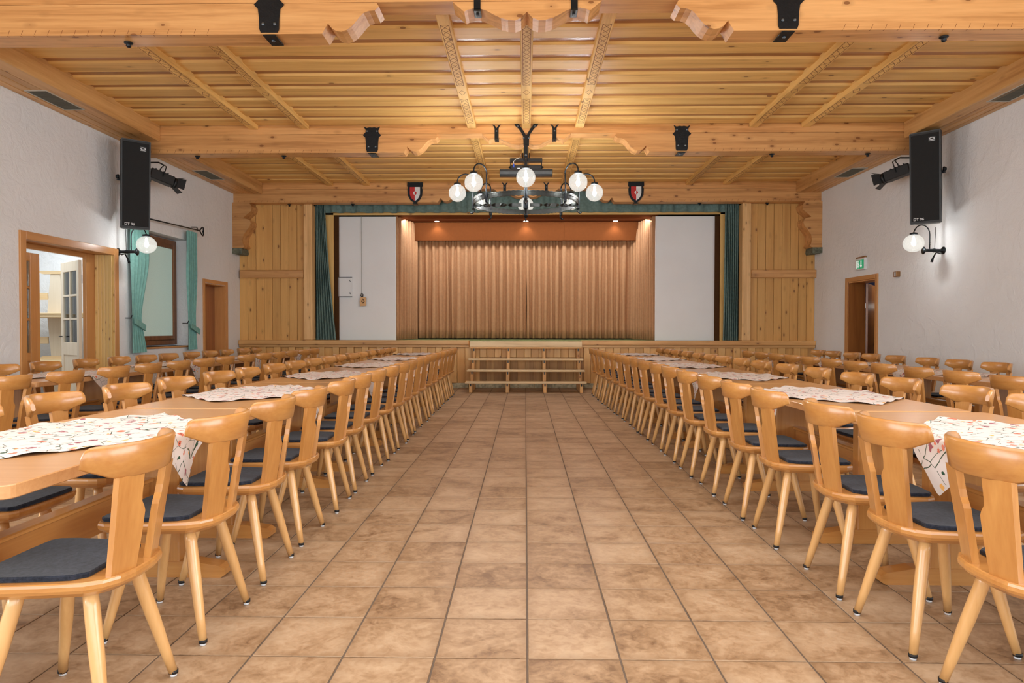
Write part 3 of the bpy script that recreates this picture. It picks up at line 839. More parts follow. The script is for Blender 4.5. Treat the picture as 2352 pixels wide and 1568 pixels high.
# orange glazed leaf folded at the near side
leaf = tag(None or bpy.data.objects.new('door_leaf', None), 'orange brown glazed door leaf standing open at the left opening', 'door')
COL.objects.link(leaf)
leaf.location = (-6.075, 7.815, 0.01); leaf.rotation_euler = (0, 0, math.radians(90))
LW = .545
def leafpart(n, x0, x1, z0, z1, mat, y0=-.02, y1=.02, parent=None):
    return MB().cbox(x0, x1, y0, y1, z0, z1, .003).build(n, mat, parent or leaf)
leafpart('stile', 0, .10, 0, 2.10, M['trim_z']); leafpart('stile', LW-.16, LW, 0, 2.10, M['trim_z'])
for z0, z1 in ((0, .12), (.78, .88), (1.27, 1.30), (1.66, 1.69), (2.0, 2.10)): leafpart('rail', .10, LW-.16, z0, z1, M['trim_x'])
leafpart('lower_panel', .10, LW-.16, .12, .78, M['trim_z'], -.01, .01)
for z0, z1 in ((.88, 1.27), (1.30, 1.66), (1.69, 2.0)): leafpart('pane', .10, LW-.16, z0, z1, M['clear'], -.003, .003)
# pale glazed leaf opened into the side room
def pale_leaf():
    t = thing('door_leaf', 'pale wooden door leaf with six small panes, open in the side room', 'door', (-6.135, 9.25, .01), math.radians(140))
    W = .77
    def p(n, x0, x1, z0, z1, m_, a=-.02, b=.02): return MB().cbox(x0, x1, a, b, z0, z1, .003).build(n, m_, t)
    p('stile', 0, .09, 0, 2.12, M['pale_door']); p('stile', W-.09, W, 0, 2.12, M['pale_door'])
    for z0, z1 in ((0, .2), (.80, .98), (1.98, 2.12)): p('rail', .09, W-.09, z0, z1, M['pale_door'])
    p('lower_panel', .09, W-.09, .2, .80, M['pale_door'], -.009, .009)
    p('glazing_bar', W/2-.015, W/2+.015, .98, 1.98, M['pale_door'])
    for z in (1.31, 1.64):
        p('glazing_bar', .09, W/2-.015, z-.015, z+.015, M['pale_door']); p('glazing_bar', W/2+.015, W-.09, z-.015, z+.015, M['pale_door'])
    for (a, b) in ((.09, W/2-.015), (W/2+.015, W-.09)):
        for (c, d) in ((.98, 1.295), (1.325, 1.625), (1.655, 1.98)): p('pane', a, b, c, d, M['clear'], -.003, .003)
    MB().tube([(W-.05, -.02, 1.06), (W-.05, -.06, 1.06), (W-.16, -.065, 1.06)], .009, 6).build('handle', M['handle'], t)
    MB().tube([(W-.05, .02, 1.06), (W-.05, .06, 1.06), (W-.16, .065, 1.06)], .009, 6).build('handle', M['handle'], t)
    for z in (.3, 1.8): MB().cbox(-.012, .004, -.025, -.015, z, z+.12, .002).build('hinge', M['glide'], t)
pale_leaf()
# side room
sr = struct(MB().box(-9.2, XL-.30, 11.3, 11.4, 0, 3.1).build('wall_side_room', M['plaster']))
MB().box(-9.3, -9.2, 6.6, 11.4, 0, 3.1).build('wall_part', M['plaster'], sr)
MB().box(-9.2, XL-.30, 6.5, 6.6, 0, 3.1).build('wall_part', M['plaster'], sr)
struct(MB().box(-9.2, XL-.30, 6.6, 11.3, 3.0, 3.1).build('ceiling', M['plaster']))
struct(MB().box(-9.2, XL-.0, 6.6, 11.3, -.1, -.0).build('floor', M['tile']))
# pale tables stacked in the side room
def stacked_table(z, flip, label, x0=-8.6, x1=-6.62, th=.035):
    t = thing('stacked_table', label, 'table', (0, 10.72, z), 0, 'pale tables stacked in the side room')
    up = -1 if flip else 1
    zt = 0 if flip else .66
    MB().cbox(x0, x1, -.33, .33, zt, zt+th, .005).build('tabletop', M['pale_x'], t)
    for cx in (x0+.35, x1-.88):
        if flip: P = [(cx-.13, th), (cx+.13, th), (cx+.075, .66), (cx-.075, .66)]
        else: P = [(cx-.075, .05), (cx+.075, .05), (cx+.13, .66), (cx-.13, .66)]
        MB().prism(P, -.02, .02).build('leg_panel', M['pale_door'], t)
        zf = (.66, .71) if flip else (0, .05)
        MB().prism([(cx-.30, zf[0] if not flip else zf[1]), (cx+.30, zf[0] if not flip else zf[1]), (cx+.2, zf[1] if not flip else zf[0]), (cx-.2, zf[1] if not flip else zf[0])], -.035, .035).build('foot', M['pale_x'], t)
    MB().cbox(x0+.48, x1-1.01, -.015, .015, .25, .36, .004).build('stretcher', M['pale_x'], t)
stacked_table(0, False, 'pale trestle table standing lowest in the side room stack')
stacked_table(.697, False, 'pale trestle table standing on the lowest one in the side room')
stacked_table(1.395, True, 'pale trestle table upside down on top of the side room stack')

# window on the left wall
w1 = struct(MB().cbox(-6.06, -6.00, 10.12, 10.20, .92, 2.68, .004).build('window_1', M['window_wood']))
MB().cbox(-6.06, -6.00, 11.50, 11.58, .92, 2.68, .004).build('frame_side', M['window_wood'], w1)
MB().cbox(-6.06, -6.00, 10.20, 11.50, 2.60, 2.68, .004).build('frame_head', M['window_wood'], w1)
MB().cbox(-6.06, -6.00, 10.20, 11.50, .92, 1.00, .004).build('frame_bottom', M['window_wood'], w1)
MB().cbox(-6.03, -5.97, 10.20, 10.27, 1.0, 2.60, .006).build('sash_side', M['window_wood'], w1)
MB().cbox(-6.03, -5.97, 11.43, 11.50, 1.0, 2.60, .006).build('sash_side', M['window_wood'], w1)
MB().cbox(-6.03, -5.97, 10.27, 11.43, 2.53, 2.60, .006).build('sash_head', M['window_wood'], w1)
MB().cbox(-6.03, -5.97, 10.27, 11.43, 1.0, 1.07, .006).build('sash_bottom', M['window_wood'], w1)
MB().cbox(-6.005, -5.995, 10.27, 11.43, 1.07, 2.53, .001).build('pane', M['frosted'], w1)
MB().cbox(-5.97, -5.955, 11.30, 11.42, 1.02, 1.035, .003).build('catch', M['brass'], w1)
MB().cbox(-6.07, XL+.02, 10.06, 11.64, .87, .90, .006).build('window_sill', M['trim_y'], w1)
struct(MB().box(XL-.298, XL-.252, 10.0, 11.7, .85, 2.75).build('window_backing', M['plaster']))
# curtain rod and teal curtains
t = thing('curtain_rod', 'black wrought iron curtain rod with curled end above the window', 'rod')
MB().tube([(-5.70, 9.65, 2.83), (-5.70, 11.80, 2.90)], .011, 8).build('rod', M['iron'], t)
for e in (1, -1):
    c0 = Vector((-5.70, 11.80, 2.90))
    pts = [c0+Vector((0, .02*k+.10*math.sin(k*.5)*.6, e*.075*math.sin(k*.55))) for k in range(7)]
    MB().tube(pts, [.011]*6+[.016], 6).build('curl', M['iron'], t)
for y in (9.70, 11.74):
    MB().tube([(XL-.01, y, 2.95), (-5.72, y, 2.95), (-5.70, y, 2.88)], .010, 6).build('bracket', M['iron'], t)
def wcurt(y0, y1, yb0, yb1, tz, label, seed):
    nv = 24; cols = 40; nfold = 5; vs = []
    rnd = random.Random(seed)
    for j in range(nv+1):
        v = j/nv; z = .83+(2.85-.83)*v
        tt = (tz-z)
        if z > tz: k = min(1, (z-tz)/1.0); k = k*k*(3-2*k)
        else: k = min(.55, (tz-z)/.42*.55)
        lo = yb0+(y0-yb0)*(k if z > tz else k*.2); hi = yb1+(y1-yb1)*k
        am = .030*(.45+.55*k)
        for i in range(cols+1):
            u = i/cols
            vs.append((-5.735+am*math.sin(u*nfold*2*PI+.5*math.sin(v*5+seed)), lo+(hi-lo)*u, z))
    Wd = cols+1
    fs = [(j*Wd+i, j*Wd+i+1, (j+1)*Wd+i+1, (j+1)*Wd+i) for j in range(nv) for i in range(cols)]
    off = len(vs); vs += [(x-.005, y, z) for x, y, z in vs]; fs += [tuple(q+off for q in f[::-1]) for f in fs]
    t = thing('window_curtain', label, 'curtain', (0, 0, 0), 0, 'teal curtains at the left window')
    mb = MB(); mb.add(vs, fs, True); mb.build('cloth', M['teal_cloth'], t)
    ty = MB().prism([(yb0-.02, tz+.06), (yb1+.03, tz-.04), (yb1+.02, tz-.13), (yb0-.02, tz-.02)], -5.695, -5.675, 'x'); ty.build('tieback', M['teal_cloth'], t)
    MB().tube([(XL-.01, yb0-.03, tz+.06), (-5.74, yb0-.03, tz+.06), (-5.72, yb0-.03, tz+.10)], .008, 6).build('tie_hook', M['iron'], t)
wcurt(9.79, 10.27, 9.80, 10.03, 1.28, 'teal curtain tied back on the near side of the left window', 1)
wcurt(11.42, 11.77, 11.46, 11.72, 1.22, 'teal curtain tied back on the far side of the left window', 2)

# far left door
d2 = struct(MB().cbox(-6.06, -6.02, 12.22, 13.05, .01, 2.0, .003).build('door_2', M['dark_door']))
casing(d2, XL, 1, 12.135, 13.135, 2.09, .065, .02)
for a_, b_ in ((12.20, 12.22), (13.05, 13.07)): MB().cbox(-6.11, XL, a_, b_, 0, 2.02, .002).build('lining', M['trim_z'], d2)
MB().cbox(-6.11, XL, 12.22, 13.05, 2.0, 2.02, .002).build('lining', M['trim_y'], d2)
MB().tube([(-6.02, 12.30, 1.0), (-5.97, 12.30, 1.0), (-5.97, 12.40, 1.0)], .009, 6).build('door_handle', M['handle'], d2)
# right door, ajar
d3 = struct(MB().cbox(XR, XR+.015, 11.27, 11.34, 0, 2.10, .003).build('door_3', M['trim_z']))
MB().cbox(XR-.022, XR+.005, 11.265, 11.34, 0, 2.105, .004).build('casing', M['trim_z'], d3)
MB().cbox(XR-.022, XR+.005, 12.31, 12.385, 0, 2.105, .004).build('casing', M['trim_z'], d3)
MB().cbox(XR-.022, XR+.005, 11.34, 12.31, 2.03, 2.105, .004).build('casing', M['trim_y'], d3)
for a_, b_ in ((11.34, 11.36), (12.29, 12.31)): MB().cbox(XR, XR+.30, a_, b_, 0, 2.03, .002).build('lining', M['dark_door'], d3)
MB().cbox(XR, XR+.30, 11.36, 12.29, 2.01, 2.03, .002).build('lining', M['trim_y'], d3)
lf = thing('door_leaf', 'brown wooden door leaf ajar in the right wall doorway', 'door', (XR+.325, 12.29, .01), math.radians(56))
MB().cbox(0, .90, -.02, .02, 0, 2.0, .003).build('leaf', M['dark_door'], lf)
MB().tube([(.84, -.02, 1.0), (.84, -.06, 1.0), (.74, -.06, 1.0)], .009, 6).build('handle', M['handle'], lf)
# room behind the right door with a lit bar shelf
rr = struct(MB().box(XR+.30, 8.6, 14.6, 14.7, 0, 3.0).build('wall_bar_room', M['navy']))
MB().box(8.6, 8.7, 10.6, 14.7, 0, 3.0).build('wall_part', M['navy'], rr)
struct(MB().box(XR+.30, 8.7, 10.6, 14.7, 2.9, 3.0).build('ceiling', M['navy']))
struct(MB().box(XR+.0, 8.7, 10.6, 14.7, -.1, 0).build('floor', M['tile']))
MB().box(XR+.30, 8.7, 10.5, 10.6, 0, 3.0).build('wall_part', M['navy'], rr)
t = thing('bar_shelf', 'dark bar shelf seen through the gap of the right door', 'shelf', (7.35, 14.2, 0))
for z in (.5, .9, 1.3, 1.7): MB().cbox(-.9, .9, -.15, .15, z, z+.03, .003).build('shelf_board', M['dark_door'], t)
for x in (-.9, .87): MB().cbox(x, x+.03, -.15, .15, 0, 1.9, .003).build('side_board', M['dark_door'], t)
MB().cbox(-.9, .9, -.2, -.16, 1.62, 1.72, .003).build('lit_strip', M['sign_white'], t)
for i, x in enumerate((-.5, -.32, -.12, .1, .3)):
    for z in (.53, .93, 1.33):
        bt = MB().lathe([(.035, 0), (.037, .01), (.037, .15), (.014, .20), (.013, .26), (0, .262)], (7.35+x, 14.15, z), 8).build('bottle', (M['stone'], M['dark_door'], M['brass'])[(i+int(z*10)) % 3])
        tag(bt, '%s bottle from the left on the %s bar shelf behind the right door' % (('first', 'second', 'third', 'fourth', 'fifth')[i], {.53: 'lower', .93: 'middle', 1.33: 'upper'}[z]), 'bottle', 'bottles on the bar shelf')
point('bar_lamp', (7.2, 12.9, 2.4), 25, (1, .9, .75), .1)

# emergency exit sign
t = thing('exit_sign', 'green and white emergency exit sign above the right door', 'sign', (XR-.0, 11.80, 2.21))
MB().cbox(-.045, -.0, -.15, .15, 0, .20, .004).build('housing', M['white'], t)
MB().box(-.0465, -.045, -.135, .135, .018, .165).build('green_panel', M['green_sign'], t)
MB().cbox(-.040, -.002, -.15, .15, .20, .225, .003).build('mount', M['brass'], t)
def pic(P, n): MB().prism([(y, z) for y, z in P], -.0485, -.0465, 'x').build(n, M['sign_white'], t)
# seen from the hall, the far end (large y) is on the left
pic([(-.03, .12), (-.06, .12), (-.06, .075), (-.085, .075), (-.045, .03), (-.005, .075), (-.03, .075)], 'arrow')
pic([(-.03, .155), (-.06, .155), (-.06, .12), (-.03, .12)], 'arrow_stem')
pic([(.12, .03), (.12, .155), (.085, .155), (.085, .03)], 'doorway')
pic([(.055+.014*math.cos(a), .145+.014*math.sin(a)) for a in [k*PI/4 for k in range(8)]], 'runner_head')
pic([(.075, .128), (.045, .130), (.040, .095), (.015, .105), (.012, .095), (.045, .078), (.025, .055), (.028, .03), (.038, .03), (.040, .050), (.062, .072), (.085, .04), (.075, .035), (.06, .06), (.065, .095)], 'runner_body')
# small brass box
t = thing('wall_sensor', 'small brass box lamp on the right wall beside the door', 'fixture', (XR, 10.66, 2.0))
MB().cbox(-.06, 0, -.05, .05, 0, .085, .006).build('body', M['brass'], t)
MB().cbox(-.062, -.0601, -.02, .02, .01, .075, .0005).build('lens', M['glide'], t)

# ------------------------------------------------------------------ air vents in the side soffits
def vent(x, y, label):
    t = thing('air_vent', label, 'vent', (x, y, 3.862), 0, 'slatted vents in the side soffits')
    fr = MB()
    for a in ((-.13, -.115, -.34, .34), (.115, .13, -.34, .34), (-.115, .115, -.34, -.325), (-.115, .115, .325, .34)):
        fr.box(a[0], a[1], a[2], a[3], -.008, .004)
    fr.build('frame', M['vent_frame'], t)
    MB().box(-.115, .115, -.325, .325, -.001, .003).build('backing', M['dark'], t)
    me = MB().box(-.115, .115, -.004, .004, -.006, .0).mesh('slat'); me.materials.append(M['vent'])
    for k in range(26): link('slat', me, None, t, loc=(0, -.31+k*.0248, 0))
vent(-5.52, 7.92, 'slatted air vent in the left soffit, nearer one')
vent(-5.52, 11.78, 'slatted air vent in the left soffit, farther one')
vent(5.53, 7.80, 'slatted air vent in the right soffit, nearer one')
vent(5.53, 11.75, 'slatted air vent in the right soffit, farther one')

# ------------------------------------------------------------------ loudspeakers
def text_mesh(s, size, mat, name, parent, loc, rot, ext=.0008):
    cu = bpy.data.curves.new(name, 'FONT'); cu.body = s; cu.size = size; cu.extrude = ext; cu.align_x = 'CENTER'; cu.align_y = 'CENTER'
    cu.offset = .0008
    tmp = bpy.data.objects.new('tmp', cu); me = bpy.data.meshes.new_from_object(tmp); bpy.data.objects.remove(tmp)
    me.name = name
    return link(name, me, mat, parent, loc=loc, rot=rot)
def speaker(x, y, z, rz, tilt, label):
    t = thing('loudspeaker', label, 'speaker', (x, y, z), rz, 'tall loudspeakers on the side walls')
    t.rotation_euler = Euler((tilt, 0, rz), 'XYZ')
    # local: front faces -y ; height along z, origin at centre
    hw, hd, hh = .175, .15, .60
    P = [(-hw, -hd), (hw, -hd), (hw, -hd+.10), (.10, hd), (-.10, hd), (-hw, -hd+.10)]
    MB().prism(P, -hh, hh, 'z').build('cabinet', M['black'], t)
    MB().cbox(-hw+.014, hw-.014, -hd-.008, -hd+.001, -hh+.03, hh-.03, .003).build('grille', M['cloth_black'], t)
    for s in (-1, 1):
        MB().cbox(s*hw-.008, s*hw+.008, -hd-.004, -hd+.012, -hh, hh, .003).build('edge_trim', M['grey_edge'], t)
        MB().cbox(-hw, hw, -hd-.004, -hd+.012, s*hh-.008, s*hh+.008, .003).build('edge_trim', M['grey_edge'], t)
        MB().cbox(s*(hw+.002)-.004, s*(hw+.002)+.004, -.14, -.06, -.17, .0, .002).build('grip', M['grey_edge'], t)
        # side clamp knob and wing of the bracket
        MB().lathe([(.03, 0), (.034, s*.015), (.02, s*.04), (0, s*.045)], (s*(hw+.002), .0, .10), 8, 'x').build('clamp_knob', M['iron'], t)
        MB().cbox(min(s*.13, s*.20), max(s*.13, s*.20), -.02, .05, .05, .085, .003).build('bracket_arm', M['iron'], t)
    MB().cbox(-.02, .02, .14, .34, .04, .10, .003).build('wall_arm', M['iron'], t)
    text_mesh('DT 96', .048, M['white_print'], 'lettering', t, (-.075, -hd-.009, -hh+.055), (PI/2, 0, 0))
    MB().cbox(.045, .125, -hd-.011, -hd-.008, hh-.135, hh-.075, .001).build('badge', M['grey_edge'], t)
    el = [(.085+.032*math.cos(a*PI/10), hh-.102+.018*math.sin(a*PI/10)) for a in range(20)]
    e = MB().prism(el, -hd-.013, -hd-.011).build('emblem', M['white_print'], t)
    el2 = [(.085+.021*math.cos(a*PI/8), hh-.102+.009*math.sin(a*PI/8)) for a in range(16)]
    MB().prism(el2, -hd-.0145, -hd-.013).build('emblem_centre', M['black'], t)
    MB().cbox(.052, .118, -hd-.013, -hd-.011, hh-.130, hh-.124, .0005).build('badge_line', M['white_print'], t)
    return t
speaker(-5.48, 9.42, 3.18, math.radians(41), math.radians(4), 'black tall loudspeaker angled on the left wall')
speaker(5.42, 9.32, 3.22, math.radians(-43), math.radians(4), 'black tall loudspeaker angled on the right wall')

def stage_spot(x, y, z, rz, tilt, s, label):
    t = thing('theatre_spotlight', label, 'spotlight', (x, y, z), 0, 'black theatre spotlights')
    R_ = Euler((0, tilt, rz), 'XYZ').to_matrix().to_4x4()
    MB().cbox(-.20, .16, -.075, .075, -.075, .075, .012).xf(R_).build('housing', M['black'], t)
    MB().tube([(.16, 0, 0), (.20, 0, 0)], [.085, .085], 12).xf(R_).build('lens_ring', M['black'], t)
    for k in range(4): MB().cbox(-.15+k*.06, -.13+k*.06, -.08, .08, .074, .085, .002).xf(R_).build('cooling_fin', M['grey_edge'], t)
    for (a, b) in ((1, 0), (-1, 0), (0, 1), (0, -1)):
        P = [Vector((.20, a*.07-b*.07, b*.07+a*.07)), Vector((.20, a*.07+b*.07, b*.07-a*.07)), Vector((.30, a*.12+b*.085, b*.12-a*.085)), Vector((.30, a*.12-b*.085, b*.12+a*.085))]
        nn = Vector((0, a, b))*.004
        mb = MB(); mb.add([p for p in P]+[p+nn for p in P], [(0,1,2,3),(7,6,5,4),(0,4,5,1),(1,5,6,2),(2,6,7,3),(3,7,4,0)]); mb.xf(R_).build('barn_door', M['black'], t)
    MB().tube([(-.02, .085, 0), (-.02, .10, .16), (-.02, 0, .2), (-.02, -.10, .16), (-.02, -.085, 0)], .008, 6).xf(R_).build('yoke', M['black'], t)
    top = R_ @ Vector((-.02, 0, .2)); xw = (XL if s > 0 else XR)-x
    MB().tube([top, (top.x-s*.08, top.y, .24), (xw+s*.005, top.y, .24)], .012, 6).build('mount_arm', M['black'], t)
stage_spot(-5.52, 10.25, 3.47, math.radians(52), math.radians(14), 1, 'black theatre spotlight behind the left loudspeaker')
stage_spot(5.50, 10.25, 3.50, math.radians(180-48), math.radians(14), -1, 'black theatre spotlight behind the right loudspeaker')

# ------------------------------------------------------------------ wall lamps
def wall_lamp(s, y, label):
    xw = XL if s > 0 else XR
    t = thing('wall_lamp', label, 'lamp', (xw, y, 2.28), 0, 'globe wall lamps')
    if s < 0: t.scale = (1, 1, 1)
    f = lambda x, y_, z: (s*x, y_, z)
    MB().lathe([(.055, 0), (.05, s*.012), (.02, s*.02), (.022, s*.10), (.03, s*.13), (.022, s*.16), (.022, s*.24), (.045, s*.27), (.055, s*.275), (0, s*.278)], (0, 0, 0), 10, 'x').build('wall_bracket', M['iron'], t)
    for k in (-1, 1):
        MB().tube([f(.03, .03*k, -.04), f(.10, .0, -.03), f(.14, 0, -.10), f(.16, 0, -.16)], [.008, .008, .012, .018], 6).build('curl', M['iron'], t)
    arm = [f(.19, 0, .01), f(.19, 0, .14)]+[f(.30-.11*math.cos(a), 0, .22+.13*math.sin(a)) for a in [k*PI/10 for k in range(0, 10)]]+[f(.41, 0, .245)]
    MB().tube(arm, .008, 8).build('arm', M['iron'], t)
    for z in (.08, .11): MB().lathe([(0, -.012), (.013, 0), (0, .012)], f(.19, 0, z), 8).build('bead', M['iron'], t)
    MB().lathe([(.045, .215), (.05, .225), (.05, .24), (.01, .25)], f(.41, 0, 0), 14).build('cap', M['iron'], t)
    g_ = MB().lathe([(.135*math.sin(a), .098-.122*math.cos(a)) for a in [k*PI/16 for k in range(0, 16)]], f(.41, 0, 0), 24).build('globe', M['globe'], t)
    MB().lathe([(0, .06), (.022, .075), (.03, .10), (.02, .14), (.012, .19), (0, .2)], f(.41, 0, 0), 12).build('bulb', M['bulb'], t)
    MB().tube([f(.12, 0, .02), f(.11, 0, .32)], .004, 5).build('cable', M['grey_edge'], t)
    point('wall_lamp_light', (xw+s*.41, y, 2.28+.11), 95, (.98, .98, 1), .03)
wall_lamp(1, 9.60, 'glowing globe wall lamp below the left loudspeaker')
wall_lamp(-1, 9.54, 'glowing globe wall lamp below the right loudspeaker')

# ------------------------------------------------------------------ ring chandelier
CY, CZ, CR = 9.62, 2.93, .727
t = thing('ring_chandelier', 'black wrought iron ring chandelier with eight glass globes', 'chandelier', (0, CY, 0))
CX0 = -.005
def ring(r, z0, z1, th, name, mat, n=72, ser=0):
    vs = []; fs = []
    prof = [(r, z0), (r+th, z0), (r+th, z1), (r, z1)]
    for k in range(n):
        a = 2*PI*k/n
        dz = ser*(1 if k % 2 else -1)
        for i, (rr_, z) in enumerate(prof):
            vs.append((CX0+rr_*math.cos(a), rr_*math.sin(a), z+(dz if z == z1 else -dz)))
    for k in range(n):
        q = (k+1) % n
        for i in range(4): fs.append((k*4+i, k*4+(i+1) % 4, q*4+(i+1) % 4, q*4+i))
    mb = MB(); mb.add(vs, fs, False); return mb.build(name, mat, t)
ring(CR, CZ, CZ+.062, .008, 'ring_band', M['iron_bright'])
ring(CR-.003, CZ+.052, CZ+.066, .016, 'upper_rim', M['iron_bright'], 144, .003)
ring(CR-.003, CZ-.004, CZ+.010, .016, 'lower_rim', M['iron_bright'], 144, .003)
for k in range(8):
    a = 2*PI*k/8+PI/8*0
    ca, sa = math.cos(a), math.sin(a)
    P = lambda r, z: (CX0+r*ca, r*sa, z)
    arm = [P(CR+.02, CZ-.06), P(CR+.02, CZ+.10), P(CR+.015, 3.25)]+[P(.852-.115*math.cos(b), 3.255+.115*math.sin(b)) for b in [q*PI/12 for q in range(0, 12)]]+[P(.966, 3.25)]
    MB().tube(arm, .010, 8).build('arm', M['iron'], t)
    MB().lathe([(.044, 3.215), (.05, 3.222), (.05, 3.242), (.012, 3.255)], (P(.966, 0)), 14).build('globe_cap', M['iron'], t)
    MB().lathe([(.122*math.sin(b), 3.105-.122*math.cos(b)) for b in [q*PI/16 for q in range(0, 16)]], P(.966, 0), 24).build('globe', M['globe'], t)
    MB().lathe([(0, 3.05), (.02, 3.065), (.027, 3.09), (.018, 3.13), (.012, 3.19), (0, 3.2)], P(.966, 0), 12).build('bulb', M['bulb'], t)
    MB().cbox(-.02, .02, -.014, .014, -.05, .09, .003).xf(Matrix.Translation(P(CR+.012, CZ)) @ Matrix.Rotation(a-PI/2, 4, 'Z')).build('arm_clamp', M['iron'], t)
    if k % 2 == 0 or True:
        MB().tube([P(CR, CZ-.05), P(CR, CZ-.085), P(CR+.03, CZ-.11), P(CR+.06, CZ-.105)], [.012, .012, .012, .008], 6).build('lower_curl', M['iron'], t)
    point('chandelier_light', Vector(P(.966, 3.11))+Vector((0, CY, 0)), 84, (.96, .97, 1), .03)
    if k % 2 == 0:
        # twisted flat spoke
        vs = []; N = 40
        for i in range(N+1):
            r_ = .06+(CR-.06)*i/N; tw = 0 if (i < 8 or i > 34 or 17 < i < 22) else (i-8)*.45 if i < 18 else (i-22)*.45
            d = Vector((ca, sa, 0)); s_ = Vector((-sa, ca, 0)); u_ = Vector((0, 0, 1))
            wv = (u_*math.cos(tw)+s_*math.sin(tw)); nv_ = (s_*math.cos(tw)-u_*math.sin(tw))
            c = Vector((CX0, 0, CZ+.005))+d*r_
            vs += [c+wv*.024+nv_*.003, c-wv*.024+nv_*.003, c-wv*.024-nv_*.003, c+wv*.024-nv_*.003]
        fs = [(i*4+q, i*4+(q+1) % 4, (i+1)*4+(q+1) % 4, (i+1)*4+q) for i in range(N) for q in range(4)]
        mb = MB(); mb.add(vs, fs, False); mb.build('twisted_spoke', M['iron_bright'], t)
MB().cbox(CX0-.035, CX0+.035, -.035, .035, CZ-.05, CZ+.07, .006).build('hub', M['iron'], t)
MB().tube([(CX0, 0, CZ-.05), (CX0, 0, CZ-.12), (CX0+.0, -.03, CZ-.16)], [.02, .022, .03], 8).build('hub_tail', M['iron'], t)
MB().cbox(CX0-.021, CX0+.021, -.012, .012, CZ+.05, 3.56, .003).build('stem', M['iron'], t)
MB().cbox(CX0-.035, CX0+.035, -.02, .02, 3.545, 3.575, .004).build('stem_collar', M['iron'], t)
MB().cbox(CX0-.026, CX0+.026, -.016, .016, 3.57, 3.78, .004).build('stem_joint', M['iron'], t)
MB().lathe([(.016, 0), (.014, -.01), (0, -.016)], (CX0, -.016, 3.63), 10, 'y').build('bolt', M['bolt'], t)
# forked strap on the beam face: two curved horns
yb_ = 9.67-CY-.013
MB().prism([(-.038, 3.775), (.038, 3.775), (.042, 3.93), (-.042, 3.93)], yb_, yb_+.012).build('strap_plate', M['iron'], t)
for s in (-1, 1):
    pl = []; pr_ = []
    for q in range(9):
        v = q/8; x = s*(.022+.125*v**1.4); z = 3.90+.19*v; wd = .020+.006*(v > .85)+.006*max(0, v-.85)*6
        tx, tz = s*.125*1.4*max(v, .05)**.4, .19
        L = math.hypot(tx, tz); nx, nz = -tz/L, tx/L
        pl.append((x+nx*wd, z+nz*wd)); pr_.append((x-nx*wd, z-nz*wd))
    MB().prism(pl+pr_[::-1], yb_-.002, yb_+.010).build('fork_horn', M['iron'], t)
    MB().lathe([(.014, 0), (.012, -.008), (0, -.013)], (s*.12, yb_-.002, 4.05), 8, 'y').build('bolt', M['bolt'], t)
    MB().lathe([(.014, 0), (.012, -.008), (0, -.013)], (s*.036, yb_-.002, 3.885), 8, 'y').build('bolt', M['bolt'], t)

# ------------------------------------------------------------------ black light bar hung from the middle joist
t = thing('light_bar', 'long black light bar fixture hanging behind the chandelier', 'light fixture', (0, 11.0, 0))
zc = 3.70
MB().cbox(-.425, .425, -.06, .06, zc-.055, zc+.050, .006).build('bar', M['black'], t)
MB().cbox(-.42, .42, -.066, -.058, zc-.03, zc+.015, .002).build('front_lip', M['grey_edge'], t)
MB().cbox(-.245, .245, -.055, .055, zc+.050, zc+.115, .006).build('ballast_box', M['black'], t)
MB().cbox(-.26, .26, -.05, .05, zc+.175, zc+.225, .005).build('top_box', M['black'], t)
for s in (-1, 1):
    MB().cbox(s*.25-.006, s*.25+.006, -.02, .02, zc+.06, zc+.215, .002).build('side_arm', M['iron'], t)
    MB().tube([(s*.055, 0, zc+.225), (s*.055, 0, 4.02)], .008, 6).build('hanger_rod', M['iron'], t)
    MB().lathe([(.018, 0), (.02, s*.01), (.01, s*.03), (0, s*.032)], (s*.25, 0, zc+.09), 8, 'x').build('side_knob', M['iron'], t)
MB().tube([(-.20, -.06, zc+.09), (-.20, -.07, zc+.17), (-.16, -.06, zc+.21), (-.10, -.05, zc+.23), (-.085, -.03, zc+.30)], .006, 6).build('cable', M['cable'], t)
MB().cbox(-.212, -.188, -.078, -.056, zc+.075, zc+.13, .003).build('plug', M['blue_plug'], t)
MB().cbox(-.14, -.10, -.058, -.0545, zc+.055, zc+.07, .001).build('white_label', M['white_print'], t)

# ------------------------------------------------------------------ tables
def make_table(L):
    t = thing('dining_table', '', 'table')
    W = .76
    # rounded corners
    r = .03; P = []
    for cx, cy, a0 in ((W/2-r, L/2-r, 0), (-W/2+r, L/2-r, PI/2), (-W/2+r, -L/2+r, PI), (W/2-r, -L/2+r, 3*PI/2)):
        for k in range(4): P.append((cx+r*math.cos(a0+k*PI/6), cy+r*math.sin(a0+k*PI/6)))
    def ring_(ins, z): return [(x*(1-ins/(W/2)), y*(1-ins/(L/2)), z) for x, y in P]
    MB().loft([ring_(.003, .710), ring_(0, .713), ring_(0, .747), ring_(.003, .750)]).build('tabletop', M['table'], t)
    for s in (-1, 1):
        y = .50 if s > 0 else -.72
        MB().cbox(-.15, .15, y-.035, y+.035, .07, .71, .006).build('leg_panel', M['beech_z'], t)
        MB().prism([(-.37, .012), (-.35, 0), (.35, 0), (.37, .012), (.37, .04), (.345, .055), (.22, .075), (-.22, .075), (-.345, .055), (-.37, .04)], y-.04, y+.04).build('sled_foot', M['beech_x'], t)
    MB().cbox(-.013, .013, -.685, .465, .32, .455, .004).build('stretcher', M['beech_y'], t)
    MB().cbox(-.035, .035, -.685, .465, .455, .475, .005).build('stretcher_cap', M['beech_y'], t)
    return t
proto_t = make_table(1.79)
